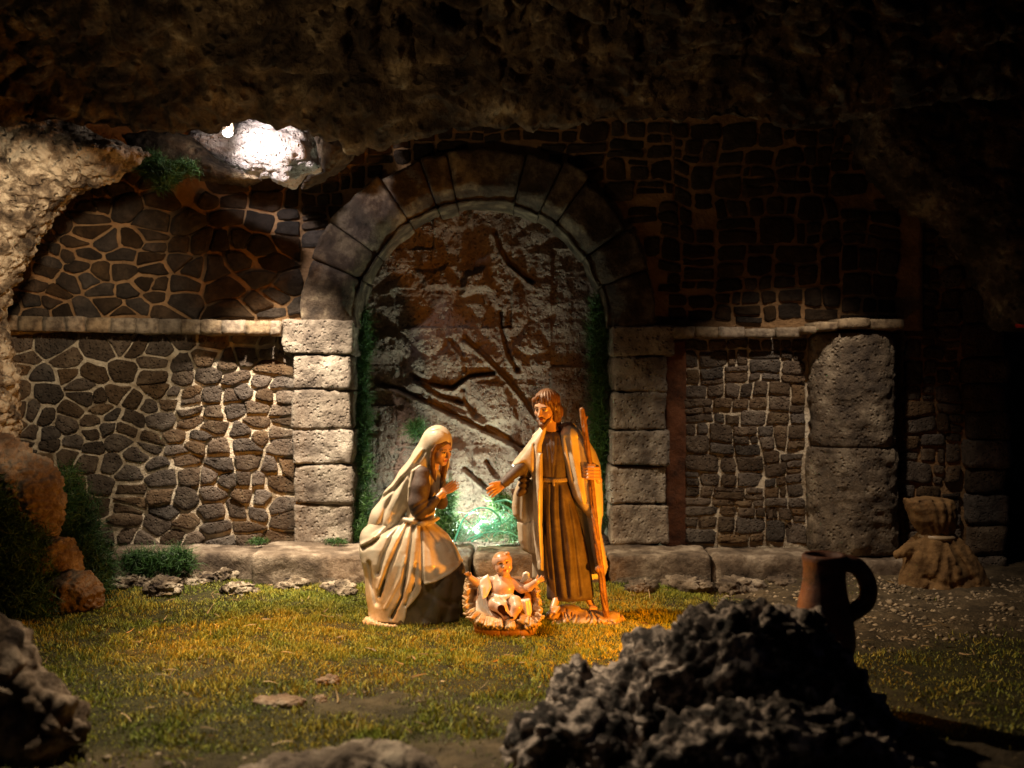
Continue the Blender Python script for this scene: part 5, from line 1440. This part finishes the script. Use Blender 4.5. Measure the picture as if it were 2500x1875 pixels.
# ------------------------------------------------------------------ small props
def tube(pts, r, m_=8, closed=False, taper=None):
    P_ = np.array(spline(pts, 8)); n = len(P_); V = []; prev = None
    for i in range(n):
        t = P_[min(i + 1, n - 1)] - P_[max(i - 1, 0)]; t /= np.linalg.norm(t) + 1e-9
        a = np.cross(t, (0, 1, 0.1)) if prev is None else prev - t * np.dot(prev, t); a /= np.linalg.norm(a) + 1e-9; b = np.cross(t, a); prev = a
        rr = r if taper is None else r * taper(i / (n - 1))
        for k in range(m_):
            an = 2 * math.pi * k / m_; V.append(P_[i] + rr * (a * math.cos(an) + b * math.sin(an)))
    q = [(i * m_ + k, i * m_ + (k + 1) % m_, (i + 1) * m_ + (k + 1) % m_, (i + 1) * m_ + k) for i in range(n - 1) for k in range(m_)]
    V.append(P_[0]); V.append(P_[-1]); c0 = n * m_
    t = [(c0, (k + 1) % m_, k) for k in range(m_)] + [(c0 + 1, (n - 1) * m_ + k, (n - 1) * m_ + (k + 1) % m_) for k in range(m_)]
    return np.array(V), np.array(q), np.array(t)


def lathe(prof, n=40, cx=0, cy=0, z0=0, lean=0.0):
    V = []; 
    for r, z in prof:
        for k in range(n):
            a = 2 * math.pi * k / n; V.append((cx + r * math.cos(a) + lean * z, cy + r * math.sin(a), z0 + z))
    m_ = len(prof)
    q = [(i * n + k, i * n + (k + 1) % n, (i + 1) * n + (k + 1) % n, (i + 1) * n + k) for i in range(m_ - 1) for k in range(n)]
    return np.array(V), np.array(q)


# clear greenish plastic strips and the little lamp behind the kerb
M['strip'] = mat('green_clear_plastic', base=(0.25, 0.85, 0.68), rough=0.15, spec=0.6, trans=0.55)
M['clear'] = mat('clear_plastic', base=(0.85, 0.92, 0.75), rough=0.12, spec=0.6, trans=0.5)
loops = [([(1110, 1322), (1130, 1270), (1165, 1242), (1200, 1245), (1222, 1275), (1205, 1312)], 8.90, 0.0083, 'wide loop of clear green plastic strip standing behind the kerb, left of two', 'strip'),
         ([(1150, 1322), (1200, 1290), (1240, 1270), (1262, 1240), (1240, 1222), (1208, 1225)], 8.94, 0.0072, 'green plastic strip curling up under the outstretched hand', 'strip'),
         ([(1215, 1228), (1250, 1248), (1272, 1285), (1278, 1320)], 8.86, 0.0077, 'outer arched green plastic strip next to the standing man', 'strip'),
         ([(1140, 1318), (1190, 1300), (1240, 1300), (1280, 1322)], 8.80, 0.0072, 'flat green plastic strip lying on the kerb', 'strip'),
         ([(1185, 1322), (1215, 1270), (1238, 1252), (1275, 1300)], 8.9, 0.0050, 'thin green plastic strip crossing the outer arched one', 'strip'),
         ([(1130, 1262), (1160, 1285), (1200, 1322)], 8.84, 0.0060, 'thin pale plastic strip slanting down to the kerb', 'clear'),
         ([(1104, 1248), (1140, 1251), (1170, 1252), (1205, 1246)], 9.12, 0.0060, 'straight clear plastic rod glowing across the foot of the carved rock', 'clear')]
for pts, Yl, r_, lab, mm in loops:
    w3 = [tuple(P(a, b, Yl + 0.05 * math.sin(i * 1.7))) for i, (a, b) in enumerate(pts)]
    V, q, t = tube(w3, r_, 8); V[:, :] += .006 * np.stack([fbm(V + 1, 6, 2), fbm(V + 5, 6, 2), fbm(V + 9, 6, 2)], 1); c = V.mean(0)
    tag(obj('plastic_strip', mesh_np('plastic_strip', V - c, [q, t]), M[mm], None, c), lab, 'plastic strip', 'plastic strips behind the manger')
# crumpled clear film round the lamp
lc = P(1165, 1293, 9.2)
ld = thing('led_lamp', 'small glowing green white lamp in crumpled clear film behind the kerb', 'lamp', lc)
V, Qs = box_grid(8, 8, 8); A = V / np.linalg.norm(V, axis=1, keepdims=True)
part('bulb', mesh_np('bulb', A * (.035, .03, .04) + np.array(lc), [Qs]), mat('lit_bulb', base=(.8, 1, .85), emit=((0.75, 1.0, 0.85), 14)), ld)
gxx, gzz = np.meshgrid(np.linspace(-.26, .26, 40), np.linspace(-.12, .14, 26), indexing='ij')
pf = np.stack([gxx.ravel(), 0 * gxx.ravel(), gzz.ravel()], 1); pf[:, 1] = -0.12 + .07 * fbm(pf, 7, 4, .6, True); pb_ = pf + (0, .006, 0)
g1 = grid_faces(40, 26); fz = poly2(pf[:, 0] + .02 * fbm(pf, 12, 2), pf[:, 2], [(-.2, -.1), (-.24, .02), (-.12, .06), (-.05, .02), (.03, .09), (.12, .06), (.2, .12), (.25, .02), (.22, -.1)]) < 0; g1 = g1[fz[g1].all(1)]
part('film', mesh_np('film', np.concatenate([pf, pb_]) + np.array(lc), [g1, g1[:, ::-1] + len(pf)]), mat('crumpled_film', base=(.7, .95, .85), rough=.2, trans=.75, spec=.6), ld)

moss('plastic_fibres', [mc(1190, 1285, 9.05, .24, .10, .10), mc(1240, 1295, 9.0, .14, .1, .10)], 420, 1, 'tangle of fine teal plastic fibres over the green lamp', 'plastic strips behind the manger', (.10, .22), .005, 1.0, .35, tint=(.25, .85, .62))
# the bare lamp in the roof hollow
hl = P(556, 325, 8.12)
hb = thing('roof_lamp', 'tiny white glaring lamp at the left edge of the roof hollow', 'lamp', hl)
part('bulb', mesh_np('bulb', A * (.04, .035, .03) + np.array(hl), [Qs]), mat('glaring_bulb', base=(1, .95, .9), emit=((1.0, 0.92, 0.85), 60)), hb)
V, q = lathe([(.045, .02), (.05, .05), (.04, .10), (.03, .12)], 20, hl[0], hl[1], hl[2]); part('socket', mesh_np('socket', V, [q]), M['umber'], hb)

# terracotta jug, standing on the foreground rock
YJg = 5.3; jx = P(2012, 937, YJg)[0]; jz = P(0, 1640, YJg)[2]; jt = P(0, 1352, YJg)[2] - jz
jug = thing('terracotta_jug', 'worn terracotta jug with one handle standing on the black foreground rock', 'jug', (jx, YJg, jz))
M['terra'] = mat('terracotta', colors=[(0.38, (0.04, 0.014, 0.009)), (0.54, (0.14, 0.045, 0.022)), (0.70, (0.20, 0.10, 0.06))], nscale=6, bump=.5, bscale=25, bdist=.02, rough=.6, spec=.4)
s_ = jt
prof = [(0.0, 0.0), (.15, 0.0), (.18, .03), (.22, .12), (.245, .24), (.24, .36), (.225, .48), (.205, .58), (.185, .68), (.17, .78), (.168, .88), (.176, .94), (.18, .98), (.163, 1.0), (.145, .99), (.13, .93), (.12, .80), (.13, .6), (.20, .4), (.2, .2), (0, .05)]
prof = [(r * s_ * 1.04, z * s_) for r, z in prof]
V, q = lathe(prof, 56, jx, YJg, jz); V += 0.006 * np.stack([fbm(V, 5, 3), fbm(V + 3, 5, 3), 0 * V[:, 0]], 1)
part('vessel', mesh_np('vessel', V, [q]), M['terra'], jug)
hs = s_
V, q, t = tube([(jx + .13 * hs, YJg - .02, jz + .93 * hs), (jx + .26 * hs, YJg - .03, jz + .90 * hs), (jx + .345 * hs, YJg - .04, jz + .76 * hs), (jx + .335 * hs, YJg - .03, jz + .60 * hs), (jx + .2 * hs, YJg, jz + .48 * hs)], .075 * hs, 12)
part('handle', mesh_np('handle', V, [q, t]), M['terra'], jug)

# burlap sack tied at the neck
YS = 8.55; ksz = YS / F
so = P(2290, 937, YS); so[2] = 0.0
sack = thing('burlap_sack', 'tan burlap sack tied at the neck, leaning by the far right wall', 'sack', so)
M['burlap'] = mat('burlap', colors=[(0.35, (0.08, 0.042, 0.016)), (0.6, (0.20, 0.115, 0.045))], nscale=8, bump=.9, bscale=60, bdist=.01, rough=.9)
def ps(V): return np.stack([(V[:, 0] - 1250) * ksz, YS + V[:, 1] * ksz, CAMZ - (V[:, 2] - 937.5) * ksz], 1)
def sfold(th, V): return 3.5 * np.sin(th * 6 + V * .02) + 2 * np.sin(th * 13 + 1) 
f = Fld((2150, 2440), (-105, 105), (1290, 1480), 3)
f.loft([(1300, 2286, 0, 40, 34), (1318, 2288, 0, 60, 46), (1345, 2292, 0, 78, 60), (1390, 2300, 0, 98, 72), (1430, 2304, 0, 112, 80), (1455, 2304, 0, 116, 82), (1470, 2303, 0, 108, 76)], 5, fold=sfold)
f.chain([(2285, -5, 1318, 12), (2250, -14, 1326, 14), (2210, -16, 1338, 17), (2186, -12, 1352, 11)], 5)
for p in ([(2290, 1310), (2270, 1380), (2230, 1450)], [(2300, 1310), (2330, 1380), (2360, 1450)], [(2292, 1320), (2298, 1440)], [(2240, 1400), (2290, 1420), (2350, 1400)]): f.groove(p, 7, 7)
part('bag', f.mesh('bag', ps, disp=lambda V, n: V - n * (4.5 * fbm(V, .022, 4) + 3.0 * fbm(V, .045, 3, .6, True))[:, None]), M['burlap'], sack)
f = Fld((2190, 2380), (-70, 70), (1205, 1325), 3)
f.loft([(1222, 2266, 0, 58, 38), (1240, 2272, 0, 62, 44), (1270, 2278, 0, 58, 44), (1296, 2284, 0, 46, 36), (1308, 2286, 0, 38, 32)], 4, fold=lambda th, V: 1.8 * np.sin(th * 5 + .5 + V * .02))
f.ell((2258, 0, 1226), (40, 30, 16), 8); f.ell((2296, 4, 1232), (34, 28, 18), 8); f.chain([(2225, -8, 1236, 12), (2208, -8, 1218, 6)], 6)
for p in ([(2240, 1225), (2275, 1300)], [(2300, 1225), (2292, 1300)], [(2270, 1225), (2284, 1300)]): f.groove(p, 6, 6)
part('sack_mouth', f.mesh('sack_mouth', ps, disp=lambda V, n: V - n * (4.0 * fbm(V, .025, 4) + 2.6 * fbm(V, .05, 3, .6, True))[:, None]), M['burlap'], sack)
f = Fld((2240, 2340), (-50, 50), (1290, 1330), 2.5)
f.loft([(1304, 2287, 0, 43, 38), (1310, 2287, 0, 46, 41), (1316, 2287, 0, 43, 38)], 2)
f.chain([(2320, -10, 1310, 4), (2334, -14, 1322, 4)], 2)
part('cord', f.mesh('cord', ps), M['rope'], sack)

# red glazed hanging jar at the right edge
V, q = lathe([(0, 0), (.05, .0), (.085, .05), (.10, .13), (.09, .22), (.055, .28), (.045, .31), (.06, .34), (.05, .345), (.035, .31), (0, .3)], 32)
c = P(2497, 800, 8.2)
tag(obj('red_jar', mesh_np('red_jar', V, [q]), mat('red_glaze', base=(.45, .03, .015), rough=.2, spec=.6), None, c), 'glossy red jar cut off by the right edge, hanging high on the dark wall', 'jar')
V, q, t = tube([(0, 0, .3), (0.01, 0, .8), (0, 0, 1.9)], .008, 6)
tag(obj('hook_cord', mesh_np('hook_cord', V, [q, t]), M['rope'], None, c), 'thin cord holding the red jar at the right edge', 'cord')
